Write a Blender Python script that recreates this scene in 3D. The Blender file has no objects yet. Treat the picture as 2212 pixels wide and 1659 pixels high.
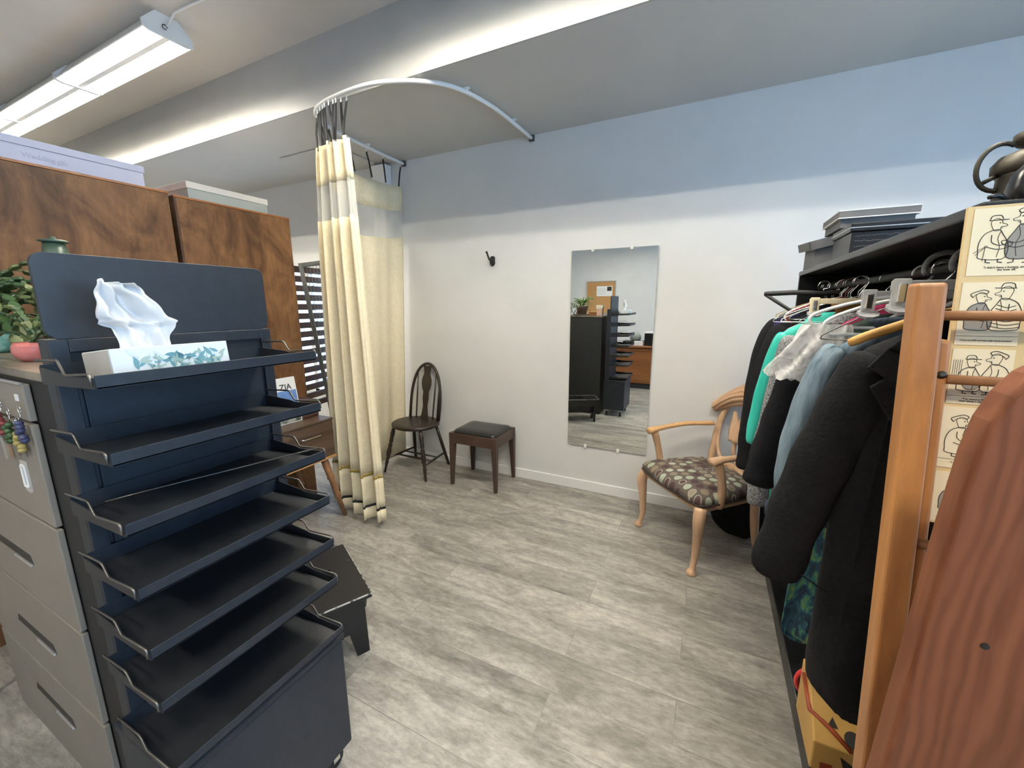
import bpy, bmesh, math, random
from mathutils import Vector, Matrix, Euler
from math import sin, cos, pi, radians as R
random.seed(7)
S = bpy.context.scene
COL = S.collection

# ------------------------------------------------------------------ camera
YAW, PITCH, ROLL = R(26.114), R(11.008), R(-0.196)
fwd = Vector((-sin(YAW)*cos(PITCH), cos(YAW)*cos(PITCH), -sin(PITCH)))
rt = Vector((cos(YAW), sin(YAW), 0)); up = rt.cross(fwd)
r2 = rt*cos(ROLL)+up*sin(ROLL); u2 = up*cos(ROLL)-rt*sin(ROLL)
cd = bpy.data.cameras.new('camera'); cam = bpy.data.objects.new('camera', cd); COL.objects.link(cam)
m = Matrix.Identity(4)
for i in range(3):
    m[i][0] = r2[i]; m[i][1] = u2[i]; m[i][2] = -fwd[i]
m[0][3], m[1][3], m[2][3] = 0, 0, 1.5
cam.matrix_world = m
cd.sensor_fit = 'HORIZONTAL'; cd.sensor_width = 36; cd.lens = 36*866.6/2212; cd.clip_start = 0.02
S.camera = cam

# ------------------------------------------------------------------ light
w = bpy.data.worlds.new('sky'); S.world = w; w.use_nodes = True
bg = w.node_tree.nodes['Background']
bg.inputs[0].default_value = (0.40, 0.69, 1.06, 1); bg.inputs[1].default_value = 2.2
TUBE_STRENGTH = 44.0
vs = S.view_settings
vs.view_transform = 'Standard'; vs.look = 'None'; vs.gamma = 1; vs.use_curve_mapping = False
vs.exposure = 1.6
S.cycles.use_denoising = True
S.cycles.max_bounces = 8; S.cycles.diffuse_bounces = 5; S.cycles.transparent_max_bounces = 12
S.cycles.sample_clamp_indirect = 6

# ------------------------------------------------------------------ materials
def mat(name, col, rough=0.5, metal=0.0, **kw):
    M = bpy.data.materials.new(name); M.use_nodes = True
    b = M.node_tree.nodes['Principled BSDF']
    b.inputs['Base Color'].default_value = (*col, 1); b.inputs['Roughness'].default_value = rough
    b.inputs['Metallic'].default_value = metal
    for k, v in kw.items(): b.inputs[k.replace('_', ' ')].default_value = v
    return M
def nn(M, typ, **kw):
    n = M.node_tree.nodes.new(typ)
    for k, v in kw.items():
        if k in n.inputs: n.inputs[k].default_value = v
        else: setattr(n, k, v)
    return n
def lk(M, a, b): M.node_tree.links.new(a, b)
def bsdf(M): return M.node_tree.nodes['Principled BSDF']
def coords(M, scale=(1,1,1), rot=(0,0,0), loc=(0,0,0)):
    t = nn(M, 'ShaderNodeTexCoord'); mp = nn(M, 'ShaderNodeMapping')
    mp.inputs['Scale'].default_value = scale; mp.inputs['Rotation'].default_value = rot; mp.inputs['Location'].default_value = loc
    lk(M, t.outputs['Object'], mp.inputs[0]); return mp.outputs[0]
def ramp(M, fac, stops):
    r = nn(M, 'ShaderNodeValToRGB'); e = r.color_ramp.elements
    while len(e) < len(stops): e.new(0.5)
    for k, (p, c) in enumerate(stops): e[k].position = p; e[k].color = (*c, 1)
    lk(M, fac, r.inputs[0]); return r.outputs[0]
def noise(M, vec, scale, detail=4, rough=0.55, dist=0.0):
    n = nn(M, 'ShaderNodeTexNoise'); n.inputs['Scale'].default_value = scale; n.inputs['Detail'].default_value = detail
    n.inputs['Roughness'].default_value = rough; n.inputs['Distortion'].default_value = dist
    lk(M, vec, n.inputs['Vector']); return n.outputs['Fac']
def bump(M, h, strength=0.2, dist=0.01):
    b = nn(M, 'ShaderNodeBump'); b.inputs['Strength'].default_value = strength; b.inputs['Distance'].default_value = dist
    lk(M, h, b.inputs['Height']); lk(M, b.outputs[0], bsdf(M).inputs['Normal'])
def math_(M, op, a, b=None):
    n = nn(M, 'ShaderNodeMath', operation=op)
    for i, v in enumerate((a, b)):
        if v is None: continue
        if isinstance(v, (int, float)): n.inputs[i].default_value = v
        else: lk(M, v, n.inputs[i])
    return n.outputs[0]
def mix(M, fac, a, b, blend='MIX'):
    n = nn(M, 'ShaderNodeMix', data_type='RGBA', blend_type=blend)
    for i, v in ((0, fac), (6, a), (7, b)):
        if isinstance(v, (int, float)): n.inputs[i].default_value = v
        elif isinstance(v, tuple): n.inputs[i].default_value = (*v, 1)
        else: lk(M, v, n.inputs[i])
    return n.outputs[2]
def noisy(name, c1, c2, scale=8, rough=0.6, sc=(1,1,1), metal=0, bumpk=0, detail=5, lo=0.35, hi=0.65, dist=0.0, **kw):
    M = mat(name, c1, rough, metal, **kw)
    f = noise(M, coords(M, sc), scale, detail, dist=dist)
    lk(M, ramp(M, f, [(lo, c1), (hi, c2)]), bsdf(M).inputs['Base Color'])
    if bumpk: bump(M, f, bumpk)
    return M

M_wall = noisy('wall_paint', (0.655,0.655,0.645), (0.69,0.69,0.68), 3, 0.45, bumpk=0.02)
M_ceil = noisy('ceiling_paint', (0.60,0.57,0.52), (0.64,0.61,0.56), 2, 0.6)
M_soffit = noisy('soffit_paint', (0.54,0.53,0.50), (0.57,0.56,0.53), 2, 0.5)
M_beam = noisy('beam_paint', (0.43,0.425,0.405), (0.46,0.455,0.435), 3, 0.4, bumpk=0.03)
M_trim = mat('white_trim', (0.78,0.78,0.77), 0.4)
def floor_mat():
    M = mat('vinyl_plank', (0.3,0.29,0.28), 0.42)
    b = nn(M, 'ShaderNodeTexBrick', offset=0.37, offset_frequency=2)
    v = coords(M)
    lk(M, v, b.inputs['Vector'])
    for k, x in (('Color1',(0.40,0.40,0.40,1)),('Color2',(0.60,0.60,0.60,1)),('Mortar',(0.18,0.18,0.18,1)),('Scale',1.0),('Mortar Size',0.0012),('Brick Width',1.22),('Row Height',0.18),('Bias',0.0)):
        b.inputs[k].default_value = x
    off = nn(M, 'ShaderNodeVectorMath', operation='MULTIPLY_ADD'); lk(M, b.outputs['Color'], off.inputs[0]); off.inputs[1].default_value = (7,31,5); lk(M, v, off.inputs[2])
    mp = nn(M, 'ShaderNodeMapping'); mp.inputs['Scale'].default_value = (1.25,5.0,1); lk(M, off.outputs[0], mp.inputs[0])
    f1 = noise(M, mp.outputs[0], 1.6, 9, 0.68, 0.6)
    mp2 = nn(M, 'ShaderNodeMapping'); mp2.inputs['Scale'].default_value = (3.2,7.5,1); lk(M, off.outputs[0], mp2.inputs[0])
    f2 = noise(M, mp2.outputs[0], 6, 8, 0.75)
    c = ramp(M, f1, [(0.30,(0.145,0.134,0.121)),(0.44,(0.258,0.242,0.219)),(0.56,(0.372,0.350,0.317)),(0.72,(0.485,0.459,0.415))])
    c2 = ramp(M, f2, [(0.33,(0.50,0.49,0.48)),(0.64,(1.18,1.18,1.18))])
    c = mix(M, 0.75, c, c2, 'MULTIPLY')
    c = mix(M, 0.55, c, ramp(M, b.outputs['Color'], [(0.15,(0.42,0.42,0.42)),(0.4,(0.86,0.86,0.86)),(0.6,(1.15,1.15,1.14))]), 'MULTIPLY')
    lk(M, c, bsdf(M).inputs['Base Color']); bump(M, f2, 0.08, 0.004)
    return M
M_floor = floor_mat()
M_rack = noisy('navy_black_metal', (0.011,0.015,0.021), (0.016,0.021,0.029), 30, 0.45, Specular_IOR_Level=0.5)
M_rackplate = noisy('black_shelf_plate', (0.012,0.014,0.017), (0.017,0.019,0.022), 30, 0.45)
M_wire = mat('dark_wire', (0.16,0.15,0.14), 0.35, 0.8)
M_black = noisy('satin_black_paint', (0.006,0.006,0.007), (0.010,0.010,0.011), 18, 0.33)
M_blackm = noisy('matte_black', (0.009,0.009,0.010), (0.014,0.014,0.015), 25, 0.6)
M_beige = noisy('beige_enamel', (0.23,0.207,0.175), (0.25,0.226,0.192), 5, 0.45)
M_dark_notch = mat('recess_dark', (0.03,0.025,0.02), 0.6)
M_speckle = noisy('worn_laminate', (0.26,0.22,0.17), (0.10,0.08,0.065), 7, 0.35, sc=(0.7,4,1), lo=0.4, hi=0.62)
M_chrome = mat('chrome', (0.8,0.8,0.8), 0.15, 1)
M_white = mat('white_plastic', (0.8,0.8,0.79), 0.35)
M_enamel = mat('white_enamel', (0.82,0.82,0.8), 0.35)
M_reflector = mat('white_reflector', (0.85,0.85,0.82), 0.3)
M_tube = mat('lit_tube', (1,1,1), 0.5)
bsdf(M_tube).inputs['Emission Color'].default_value = (1.0,0.93,0.80,1); bsdf(M_tube).inputs['Emission Strength'].default_value = TUBE_STRENGTH
M_mirror = mat('mirror_silver', (0.86,0.89,0.87), 0.0, 1)
M_clip = mat('clear_clip', (0.75,0.74,0.68), 0.25)
def clear_plastic():
    M = mat('clear_grey_plastic', (0.62,0.62,0.62), 0.15); o = M.node_tree.nodes['Material Output']; t = nn(M, 'ShaderNodeBsdfTransparent'); mx = nn(M, 'ShaderNodeMixShader'); mx.inputs[0].default_value = 0.45
    lk(M, t.outputs[0], mx.inputs[1]); lk(M, bsdf(M).outputs[0], mx.inputs[2]); lk(M, mx.outputs[0], o.inputs[0]); return M
M_clear = clear_plastic()
def burl():
    M = mat('burl_veneer', (0.2,0.1,0.05), 0.5, Specular_IOR_Level=0.3)
    v = coords(M, (1,1,1))
    f = noise(M, coords(M, (1,3.2,2.2)), 1.5, 7, 0.62, 1.1)
    g = noise(M, coords(M, (1,14,3)), 4, 5, 0.6, 0.4)
    c = ramp(M, f, [(0.28,(0.048,0.022,0.010)),(0.43,(0.105,0.049,0.021)),(0.55,(0.160,0.079,0.034)),(0.72,(0.22,0.118,0.052))])
    c = mix(M, 0.5, c, ramp(M, g, [(0.35,(0.6,0.58,0.55)),(0.65,(1.15,1.13,1.1))]), 'MULTIPLY')
    lk(M, c, bsdf(M).inputs['Base Color']); return M
M_burl = burl()
def wood(name, c1, c2, axis='z', scale=3, rough=0.4, ring=9):
    M = mat(name, c1, rough)
    s = {'x':(0.35,5,5),'y':(5,0.35,5),'z':(5,5,0.35)}[axis]
    f = noise(M, coords(M, s), scale, 6, 0.6, 0.5)
    g = noise(M, coords(M, tuple(a*3 for a in s)), scale*2, 4, 0.6)
    c = ramp(M, f, [(0.32,c1),(0.68,c2)])
    c = mix(M, 0.4, c, ramp(M, g, [(0.3,(0.65,0.62,0.6)),(0.7,(1.2,1.18,1.15))]), 'MULTIPLY')
    lk(M, c, bsdf(M).inputs['Base Color']); return M
M_dkwood = wood('dark_stained_wood', (0.014,0.010,0.007), (0.032,0.021,0.014), 'z', 3, 0.38)
M_stoolwood = wood('walnut_brown_wood', (0.042,0.023,0.015), (0.070,0.040,0.027), 'z', 3, 0.42)
M_blond = wood('blond_carved_wood', (0.52,0.32,0.19), (0.62,0.41,0.26), 'z', 2, 0.35)
M_honey = wood('honey_armrest', (0.55,0.31,0.13), (0.64,0.39,0.18), 'x', 2, 0.35)
M_rackwood = wood('honey_oak', (0.31,0.125,0.038), (0.50,0.235,0.078), 'z', 2.5, 0.42)
M_dowel = wood('oak_dowel', (0.23,0.105,0.045), (0.37,0.185,0.085), 'x', 3, 0.45)
M_edgewood = mat('light_edge_band', (0.50,0.27,0.11), 0.45)
M_slat = wood('dark_brown_slat', (0.040,0.017,0.009), (0.070,0.031,0.017), 'y', 3, 0.7)
M_desk = wood('orange_oak_desk', (0.19,0.065,0.018), (0.26,0.10,0.03), 'x', 2, 0.4)
def pine():
    M = mat('red_stained_pine', (0.2,0.07,0.035), 0.55, Specular_IOR_Level=0.25)
    v = coords(M, (1,1,1))
    wv = nn(M, 'ShaderNodeTexWave', wave_type='RINGS', rings_direction='Y', bands_direction='X')
    lk(M, coords(M, (1.5,1.5,0.42), (0,R(8),0), (-0.9,0,-0.22)), wv.inputs['Vector'])
    wv.inputs['Scale'].default_value = 13; wv.inputs['Distortion'].default_value = 9; wv.inputs['Detail'].default_value = 3; wv.inputs['Detail Scale'].default_value = 0.8
    g = noise(M, coords(M, (30,30,1.2)), 3, 4)
    c = ramp(M, wv.outputs['Fac'], [(0.1,(0.140,0.046,0.019)),(0.6,(0.168,0.058,0.025)),(0.95,(0.180,0.064,0.028))])
    c = mix(M, 0.5, c, ramp(M, g, [(0.3,(0.75,0.72,0.7)),(0.7,(1.18,1.18,1.18))]), 'MULTIPLY')
    lk(M, c, bsdf(M).inputs['Base Color']); return M
M_pine = pine()
def cloth(name, c, c2=None, rough=0.9, scale=60, sc=(1,1,1), b=0.15):
    c2 = c2 or tuple(x*1.35 for x in c)
    M = noisy(name, c, c2, scale, rough, sc, bumpk=b)
    bsdf(M).inputs['Specular IOR Level'].default_value = 0.2
    return M
M_cream = cloth('cream_muslin', (0.84,0.72,0.48), (0.90,0.79,0.56), 0.85, 40)
M_gold = cloth('gold_braid', (0.32,0.22,0.04), (0.5,0.36,0.09), 0.5, 120)
M_tape = mat('black_tape', (0.008,0.009,0.012), 0.7)
def net():
    M = mat('pale_netting', (0.72,0.70,0.62), 0.8)
    o = M.node_tree.nodes['Material Output']; t = nn(M, 'ShaderNodeBsdfTransparent'); mx = nn(M, 'ShaderNodeMixShader')
    mx.inputs[0].default_value = 0.55
    lk(M, t.outputs[0], mx.inputs[1]); lk(M, bsdf(M).outputs[0], mx.inputs[2]); lk(M, mx.outputs[0], o.inputs[0]); return M
M_net = net()
M_coat = cloth('black_wool', (0.0075,0.0075,0.0085), (0.012,0.012,0.013), 0.95, 90, b=0.3)
M_black_cloth = cloth('black_cotton', (0.006,0.006,0.008), (0.010,0.010,0.012), 0.9, 70)
M_green_cloth = cloth('dark_green_nylon', (0.008,0.018,0.014), (0.013,0.027,0.021), 0.55, 50)
M_denim = cloth('blue_denim', (0.085,0.13,0.17), (0.19,0.25,0.30), 0.9, 14, (4,4,0.5), 0.3)
M_dkdenim = cloth('indigo_denim', (0.018,0.028,0.042), (0.04,0.055,0.075), 0.9, 16, (4,4,0.6), 0.3)
M_heather = noisy('grey_heather', (0.06,0.06,0.065), (0.36,0.36,0.37), 260, 0.9, lo=0.42, hi=0.58, detail=2)
M_teal = noisy('teal_satin', (0.02,0.42,0.33), (0.05,0.56,0.45), 6, 0.28, (3,3,0.6), bumpk=0.2)
M_purple = cloth('purple_cloth', (0.02,0.012,0.07), (0.035,0.02,0.11))
M_pink = cloth('pink_cloth', (0.55,0.05,0.14), (0.65,0.08,0.2))
M_khaki = cloth('khaki_cloth', (0.22,0.11,0.03), (0.28,0.15,0.05))
M_greycloth = cloth('grey_cloth', (0.16,0.16,0.17), (0.26,0.26,0.27))
M_tropic = mat('tropical_print', (0.01,0.04,0.09), 0.8)
f_ = noise(M_tropic, coords(M_tropic, (1,1,0.35), (0.5,0.6,0.3)), 26, 4, 0.6, 2.2)
lk(M_tropic, ramp(M_tropic, f_, [(0.36,(0.004,0.014,0.032)),(0.48,(0.01,0.05,0.09)),(0.56,(0.03,0.16,0.15)),(0.64,(0.12,0.22,0.06)),(0.72,(0.32,0.36,0.08))]), bsdf(M_tropic).inputs['Base Color'])
def film():
    M = mat('clear_plastic_film', (0.82,0.80,0.78), 0.3)
    o = M.node_tree.nodes['Material Output']; t = nn(M, 'ShaderNodeBsdfTransparent'); mx = nn(M, 'ShaderNodeMixShader')
    f = noise(M, coords(M, (1,1,0.7)), 22, 4, 0.6, 1.5)
    lk(M, ramp(M, f, [(0.35,(0.35,)*3),(0.6,(0.85,)*3)]), mx.inputs[0])
    lk(M, t.outputs[0], mx.inputs[1]); lk(M, bsdf(M).outputs[0], mx.inputs[2]); lk(M, mx.outputs[0], o.inputs[0]); return M
M_film = film()
M_leather = noisy('black_vinyl', (0.010,0.010,0.011), (0.015,0.015,0.016), 60, 0.3, bumpk=0.1)
def dots():
    M = mat('dotted_upholstery', (0.06,0.03,0.03), 0.8)
    v = coords(M, (19,17,0), (0,0,R(8)))
    sx = nn(M, 'ShaderNodeSeparateXYZ'); lk(M, v, sx.inputs[0])
    fx = math_(M, 'FRACT', sx.outputs[0]); iy = math_(M, 'FLOOR', sx.outputs[1])
    xo = math_(M, 'ADD', sx.outputs[0], math_(M, 'MULTIPLY', math_(M, 'MODULO', math_(M, 'ABSOLUTE', iy), 2.0), 0.5))
    fx = math_(M, 'SUBTRACT', math_(M, 'FRACT', xo), 0.5); fy = math_(M, 'SUBTRACT', math_(M, 'FRACT', sx.outputs[1]), 0.5)
    r = math_(M, 'SQRT', math_(M, 'ADD', math_(M, 'MULTIPLY', fx, fx), math_(M, 'MULTIPLY', fy, fy)))
    cb = nn(M, 'ShaderNodeCombineXYZ'); lk(M, math_(M, 'FLOOR', xo), cb.inputs[0]); lk(M, iy, cb.inputs[1])
    wn = nn(M, 'ShaderNodeTexWhiteNoise', noise_dimensions='2D'); lk(M, cb.outputs[0], wn.inputs['Vector'])
    rp = nn(M, 'ShaderNodeValToRGB'); rp.color_ramp.interpolation = 'CONSTANT'; e = rp.color_ramp.elements
    cs = [(0,(0.30,0.33,0.25)),(0.22,(0.055,0.025,0.027)),(0.42,(0.19,0.145,0.10)),(0.6,(0.36,0.40,0.31)),(0.78,(0.075,0.035,0.035)),(0.9,(0.24,0.20,0.14))]
    while len(e) < len(cs): e.new(0.5)
    for k, (p, c) in enumerate(cs): e[k].position = p; e[k].color = (*c, 1)
    lk(M, wn.outputs['Value'], rp.inputs[0])
    inside = math_(M, 'LESS_THAN', r, 0.40)
    ringm = math_(M, 'MULTIPLY', math_(M, 'GREATER_THAN', r, 0.30), math_(M, 'GREATER_THAN', wn.outputs['Value'], 0.55))
    c = mix(M, inside, (0.085,0.068,0.055), rp.outputs[0])
    c = mix(M, math_(M, 'MULTIPLY', ringm, inside), c, (0.27,0.255,0.205))
    lk(M, c, bsdf(M).inputs['Base Color']); return M
M_dots = dots()
M_cardgrey = noisy('grey_card', (0.085,0.085,0.087), (0.10,0.10,0.102), 20, 0.6)
M_cardpale = mat('pale_card_edge', (0.70,0.70,0.66), 0.6)
M_lilac = noisy('pale_blue_card', (0.40,0.43,0.56), (0.43,0.46,0.59), 6, 0.6)
M_greybox = noisy('grey_green_card', (0.26,0.30,0.29), (0.29,0.33,0.32), 6, 0.6)
M_greylid = noisy('light_grey_card', (0.50,0.49,0.47), (0.54,0.53,0.51), 6, 0.6)
M_cream_board = noisy('cream_board', (0.70,0.52,0.25), (0.74,0.57,0.30), 4, 0.6)
M_paper = noisy('aged_paper', (0.84,0.73,0.49), (0.88,0.78,0.55), 4, 0.7)
M_ink = mat('ink', (0.03,0.03,0.03), 0.8)
M_inkgrey = mat('ink_wash', (0.30,0.28,0.24), 0.8)
M_iron = noisy('aged_iron', (0.045,0.040,0.032), (0.085,0.075,0.058), 14, 0.5, metal=0.5, bumpk=0.25)
M_toy = noisy('yellow_toy_wood', (0.55,0.32,0.085), (0.63,0.39,0.12), 5, 0.45)
M_red = mat('red_plastic', (0.62,0.04,0.05), 0.4)
M_redlace = mat('red_brown_strap', (0.32,0.06,0.02), 0.5)
M_tissue = mat('white_tissue', (0.62,0.63,0.64), 0.95)
M_boxwhite = mat('white_print_card', (0.68,0.71,0.72), 0.55)
M_boxgrey = noisy('grey_print_card', (0.42,0.40,0.36), (0.5,0.48,0.44), 12, 0.6)
M_leafteal = noisy('teal_leaf_ink', (0.07,0.20,0.26), (0.16,0.34,0.36), 14, 0.6)
M_leafgreen = noisy('grey_green_leaf_ink', (0.22,0.34,0.30), (0.36,0.46,0.41), 14, 0.6)
M_leafpale = noisy('pale_leaf_ink', (0.52,0.60,0.60), (0.62,0.68,0.68), 14, 0.6)
M_foliage = noisy('cactus_green', (0.014,0.045,0.014), (0.05,0.10,0.035), 16, 0.45)
M_foliage2 = noisy('olive_green', (0.07,0.10,0.03), (0.14,0.17,0.06), 16, 0.5)
M_spider = noisy('striped_leaf_green', (0.06,0.16,0.03), (0.35,0.42,0.20), 30, 0.45, (1,1,0.2))
M_pinkpot = noisy('pink_glaze', (0.50,0.14,0.13), (0.60,0.22,0.20), 30, 0.25)
M_tealpot = noisy('turquoise_weave', (0.10,0.32,0.28), (0.30,0.52,0.46), 90, 0.5)
M_soil = mat('soil', (0.03,0.02,0.012), 0.95)
M_greenglass = mat('green_bottle_glass', (0.05,0.085,0.06), 0.35)
M_terra = mat('clay_saucer', (0.10,0.07,0.05), 0.6)
M_cork = noisy('cork', (0.40,0.21,0.075), (0.52,0.29,0.12), 60, 0.8)
M_alu = mat('aluminium_trim', (0.55,0.55,0.54), 0.35, 0.6)
M_gridgrey = noisy('grey_painted_frame', (0.12,0.13,0.125), (0.145,0.155,0.15), 8, 0.5)
M_photo = noisy('landscape_print', (0.03,0.05,0.03), (0.40,0.40,0.38), 22, 0.5, lo=0.42, hi=0.68)
M_photo_blue = noisy('blue_sky_print', (0.06,0.16,0.42), (0.20,0.32,0.55), 10, 0.5)
M_windowframe = mat('white_window_frame', (0.75,0.75,0.74), 0.4)
def glassm():
    M = mat('window_glass', (1,1,1), 0.0)
    o = M.node_tree.nodes['Material Output']; t = nn(M, 'ShaderNodeBsdfTransparent'); g = nn(M, 'ShaderNodeBsdfGlossy'); mx = nn(M, 'ShaderNodeMixShader')
    g.inputs['Roughness'].default_value = 0.0; mx.inputs[0].default_value = 0.06
    lk(M, t.outputs[0], mx.inputs[1]); lk(M, g.outputs[0], mx.inputs[2]); lk(M, mx.outputs[0], o.inputs[0]); return M
M_glass = glassm()
KEYC = [mat('trinket_%s' % n, c, 0.3) for n, c in (('red',(0.20,0.035,0.04)),('yellow',(0.36,0.28,0.09)),('white',(0.34,0.33,0.30)),('blue',(0.06,0.065,0.14)),('amber',(0.30,0.13,0.035)),('plum',(0.08,0.025,0.04)))]

# ------------------------------------------------------------------ mesh builder
class MB:
    def __init__(s): s.v = []; s.f = []
    def add(s, vs, fs):
        o = len(s.v); s.v += [tuple(a) for a in vs]; s.f += [tuple(i+o for i in q) for q in fs]; return s
    def box(s, x0, x1, y0, y1, z0, z1, M=None):
        p = [Vector((x, y, z)) for z in (z0, z1) for y in (y0, y1) for x in (x0, x1)]
        if M: p = [M @ a for a in p]
        return s.add(p, [(0,2,3,1),(4,5,7,6),(0,1,5,4),(2,6,7,3),(0,4,6,2),(1,3,7,5)])
    def hexa(s, p):   # 8 points bottom ccw then top ccw
        return s.add(p, [(3,2,1,0),(4,5,6,7),(0,1,5,4),(1,2,6,5),(2,3,7,6),(3,0,4,7)])
    def tube(s, pts, r, n=8, closed=False, cap=True, sq=None):
        pts = [Vector(p) for p in pts]; N = len(pts)
        rs = r if isinstance(r, (list, tuple)) else [r]*N
        rings = []; prev = None
        for i in range(N):
            a = pts[i-1] if (i > 0 or closed) else pts[i]; b = pts[(i+1) % N] if (i < N-1 or closed) else pts[i]
            t = (b-a).normalized() if (b-a).length > 1e-9 else Vector((0,0,1))
            if prev is None:
                x = t.orthogonal().normalized() if abs(t.z) > 0.9 else t.cross(Vector((0,0,1))).normalized()
                if abs(t.z) > 0.9: x = (Vector((1,0,0)) - t*t.x).normalized()
            else: x = (prev - t*prev.dot(t)).normalized()
            prev = x; y = t.cross(x)
            kx, ky = sq if sq else (1, 1)
            rings.append([pts[i] + x*(cos(2*pi*k/n)*rs[i]*kx) + y*(sin(2*pi*k/n)*rs[i]*ky) for k in range(n)])
        vs = [p for q in rings for p in q]; fs = []
        for i in range(N if closed else N-1):
            j = (i+1) % N
            for k in range(n):
                l = (k+1) % n; fs.append((i*n+k, i*n+l, j*n+l, j*n+k))
        if cap and not closed:
            fs.append(tuple(range(n-1, -1, -1))); fs.append(tuple((N-1)*n+k for k in range(n)))
        return s.add(vs, fs)
    def lathe(s, prof, c=(0,0,0), n=20, M=None):   # prof: (r,z)
        vs = []
        for r, z in prof:
            for k in range(n):
                p = Vector((r*cos(2*pi*k/n), r*sin(2*pi*k/n), z))
                if M: p = M @ p
                vs.append(p + Vector(c))
        fs = []
        for i in range(len(prof)-1):
            for k in range(n):
                l = (k+1) % n; fs.append((i*n+k, i*n+l, (i+1)*n+l, (i+1)*n+k))
        fs.append(tuple(range(n-1, -1, -1))); fs.append(tuple((len(prof)-1)*n+k for k in range(n)))
        return s.add(vs, fs)
    def prism(s, poly, ax, a, b, M=None):   # extrude a 2D polygon along ax from a to b
        def P(u, v, t): return Vector({'x':(t,u,v),'y':(u,t,v),'z':(u,v,t)}[ax])
        n = len(poly); vs = [P(u, v, a) for u, v in poly]+[P(u, v, b) for u, v in poly]
        if M: vs = [M @ q for q in vs]
        fs = [tuple(range(n-1, -1, -1)), tuple(range(n, 2*n))]+[(k, (k+1) % n, n+(k+1) % n, n+k) for k in range(n)]
        return s.add(vs, fs)
    def grid(s, fn, nu, nv):
        vs = [fn(i/nu, j/nv) for j in range(nv+1) for i in range(nu+1)]
        fs = [(j*(nu+1)+i, j*(nu+1)+i+1, (j+1)*(nu+1)+i+1, (j+1)*(nu+1)+i) for j in range(nv) for i in range(nu)]
        return s.add(vs, fs)
    def loft(s, rings, cap=True):
        n = len(rings[0]); vs = [p for q in rings for p in q]
        fs = [(i*n+k, i*n+(k+1) % n, (i+1)*n+(k+1) % n, (i+1)*n+k) for i in range(len(rings)-1) for k in range(n)]
        if cap: fs += [tuple(range(n-1, -1, -1)), tuple((len(rings)-1)*n+k for k in range(n))]
        return s.add(vs, fs)
    def build(s, name, m, parent=None, smooth=False, bevel=0, seg=2, sub=0, world=True, thick=0, kind=None):
        vs = s.v
        if parent is not None and world:
            o = Vector((0,0,0)); q = parent
            while q is not None: o += q.location; q = q.parent
            vs = [tuple(Vector(a)-o) for a in vs]
        me = bpy.data.meshes.new(name); me.from_pydata(vs, [], s.f); me.update()
        bm = bmesh.new(); bm.from_mesh(me); bmesh.ops.recalc_face_normals(bm, faces=bm.faces); bm.to_mesh(me); bm.free()
        ob = bpy.data.objects.new(name, me); COL.objects.link(ob); me.materials.append(m)
        if parent is not None: ob.parent = parent
        if smooth:
            for p in me.polygons: p.use_smooth = True
        if thick: t = ob.modifiers.new('t', 'SOLIDIFY'); t.thickness = thick; t.offset = 0
        if bevel: b = ob.modifiers.new('b', 'BEVEL'); b.width = bevel; b.segments = seg; b.limit_method = 'ANGLE'; b.angle_limit = R(35)
        if sub: b = ob.modifiers.new('s', 'SUBSURF'); b.levels = sub; b.render_levels = sub
        if kind: ob['kind'] = kind
        return ob
def thing(name, loc, label, cat, group=None, rz=0, rx=0):
    o = bpy.data.objects.new(name, None); COL.objects.link(o); o.location = loc; o.rotation_euler = (rx, 0, rz)
    o.empty_display_size = 0.1
    return tag(o, label, cat, group)
def tag(o, label, cat, group=None):
    o['label'] = label; o['category'] = cat
    if group: o['group'] = group
    return o
def struct(o): o['kind'] = 'structure'; return o
def bx(name, m, dims, parent=None, bevel=0, **kw): return MB().box(*dims).build(name, m, parent, bevel=bevel, **kw)
def arc(c, r, a0, a1, n, ax='z'):
    out = []
    for i in range(n+1):
        a = R(a0+(a1-a0)*i/n); u, v = r*cos(a), r*sin(a)
        out.append({'z':(c[0]+u, c[1]+v, c[2]),'y':(c[0]+u, c[1], c[2]+v),'x':(c[0], c[1]+u, c[2]+v)}[ax])
    return out
def roundrect(x0, x1, z0, z1, r, n=6):
    out = []
    for cx, cz, a in ((x1-r, z0+r, -90), (x1-r, z1-r, 0), (x0+r, z1-r, 90), (x0+r, z0+r, 180)):
        for i in range(n+1):
            t = R(a+90*i/n); out.append((cx+r*cos(t), cz+r*sin(t)))
    return out
def smooth_pts(p, k=4):   # catmull-rom
    p = [Vector(a) for a in p]; q = [p[0]*2-p[1]]+p+[p[-1]*2-p[-2]]; out = []
    for i in range(1, len(q)-2):
        for j in range(k):
            t = j/k; a, b, c, d = q[i-1], q[i], q[i+1], q[i+2]
            out.append(0.5*((2*b)+(c-a)*t+(2*a-5*b+4*c-d)*t*t+(3*b-a-3*c+d)*t**3))
    out.append(p[-1]); return out
def dup(root, loc, label=None, rz=None):
    r = root.copy(); COL.objects.link(r); r.location = loc
    if rz is not None: r.rotation_euler = (0, 0, rz)
    if label: r['label'] = label
    for ch in list(root.children):
        c = ch.copy(); COL.objects.link(c); c.parent = r
        for g in list(ch.children):
            d = g.copy(); COL.objects.link(d); d.parent = c
    return r
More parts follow.
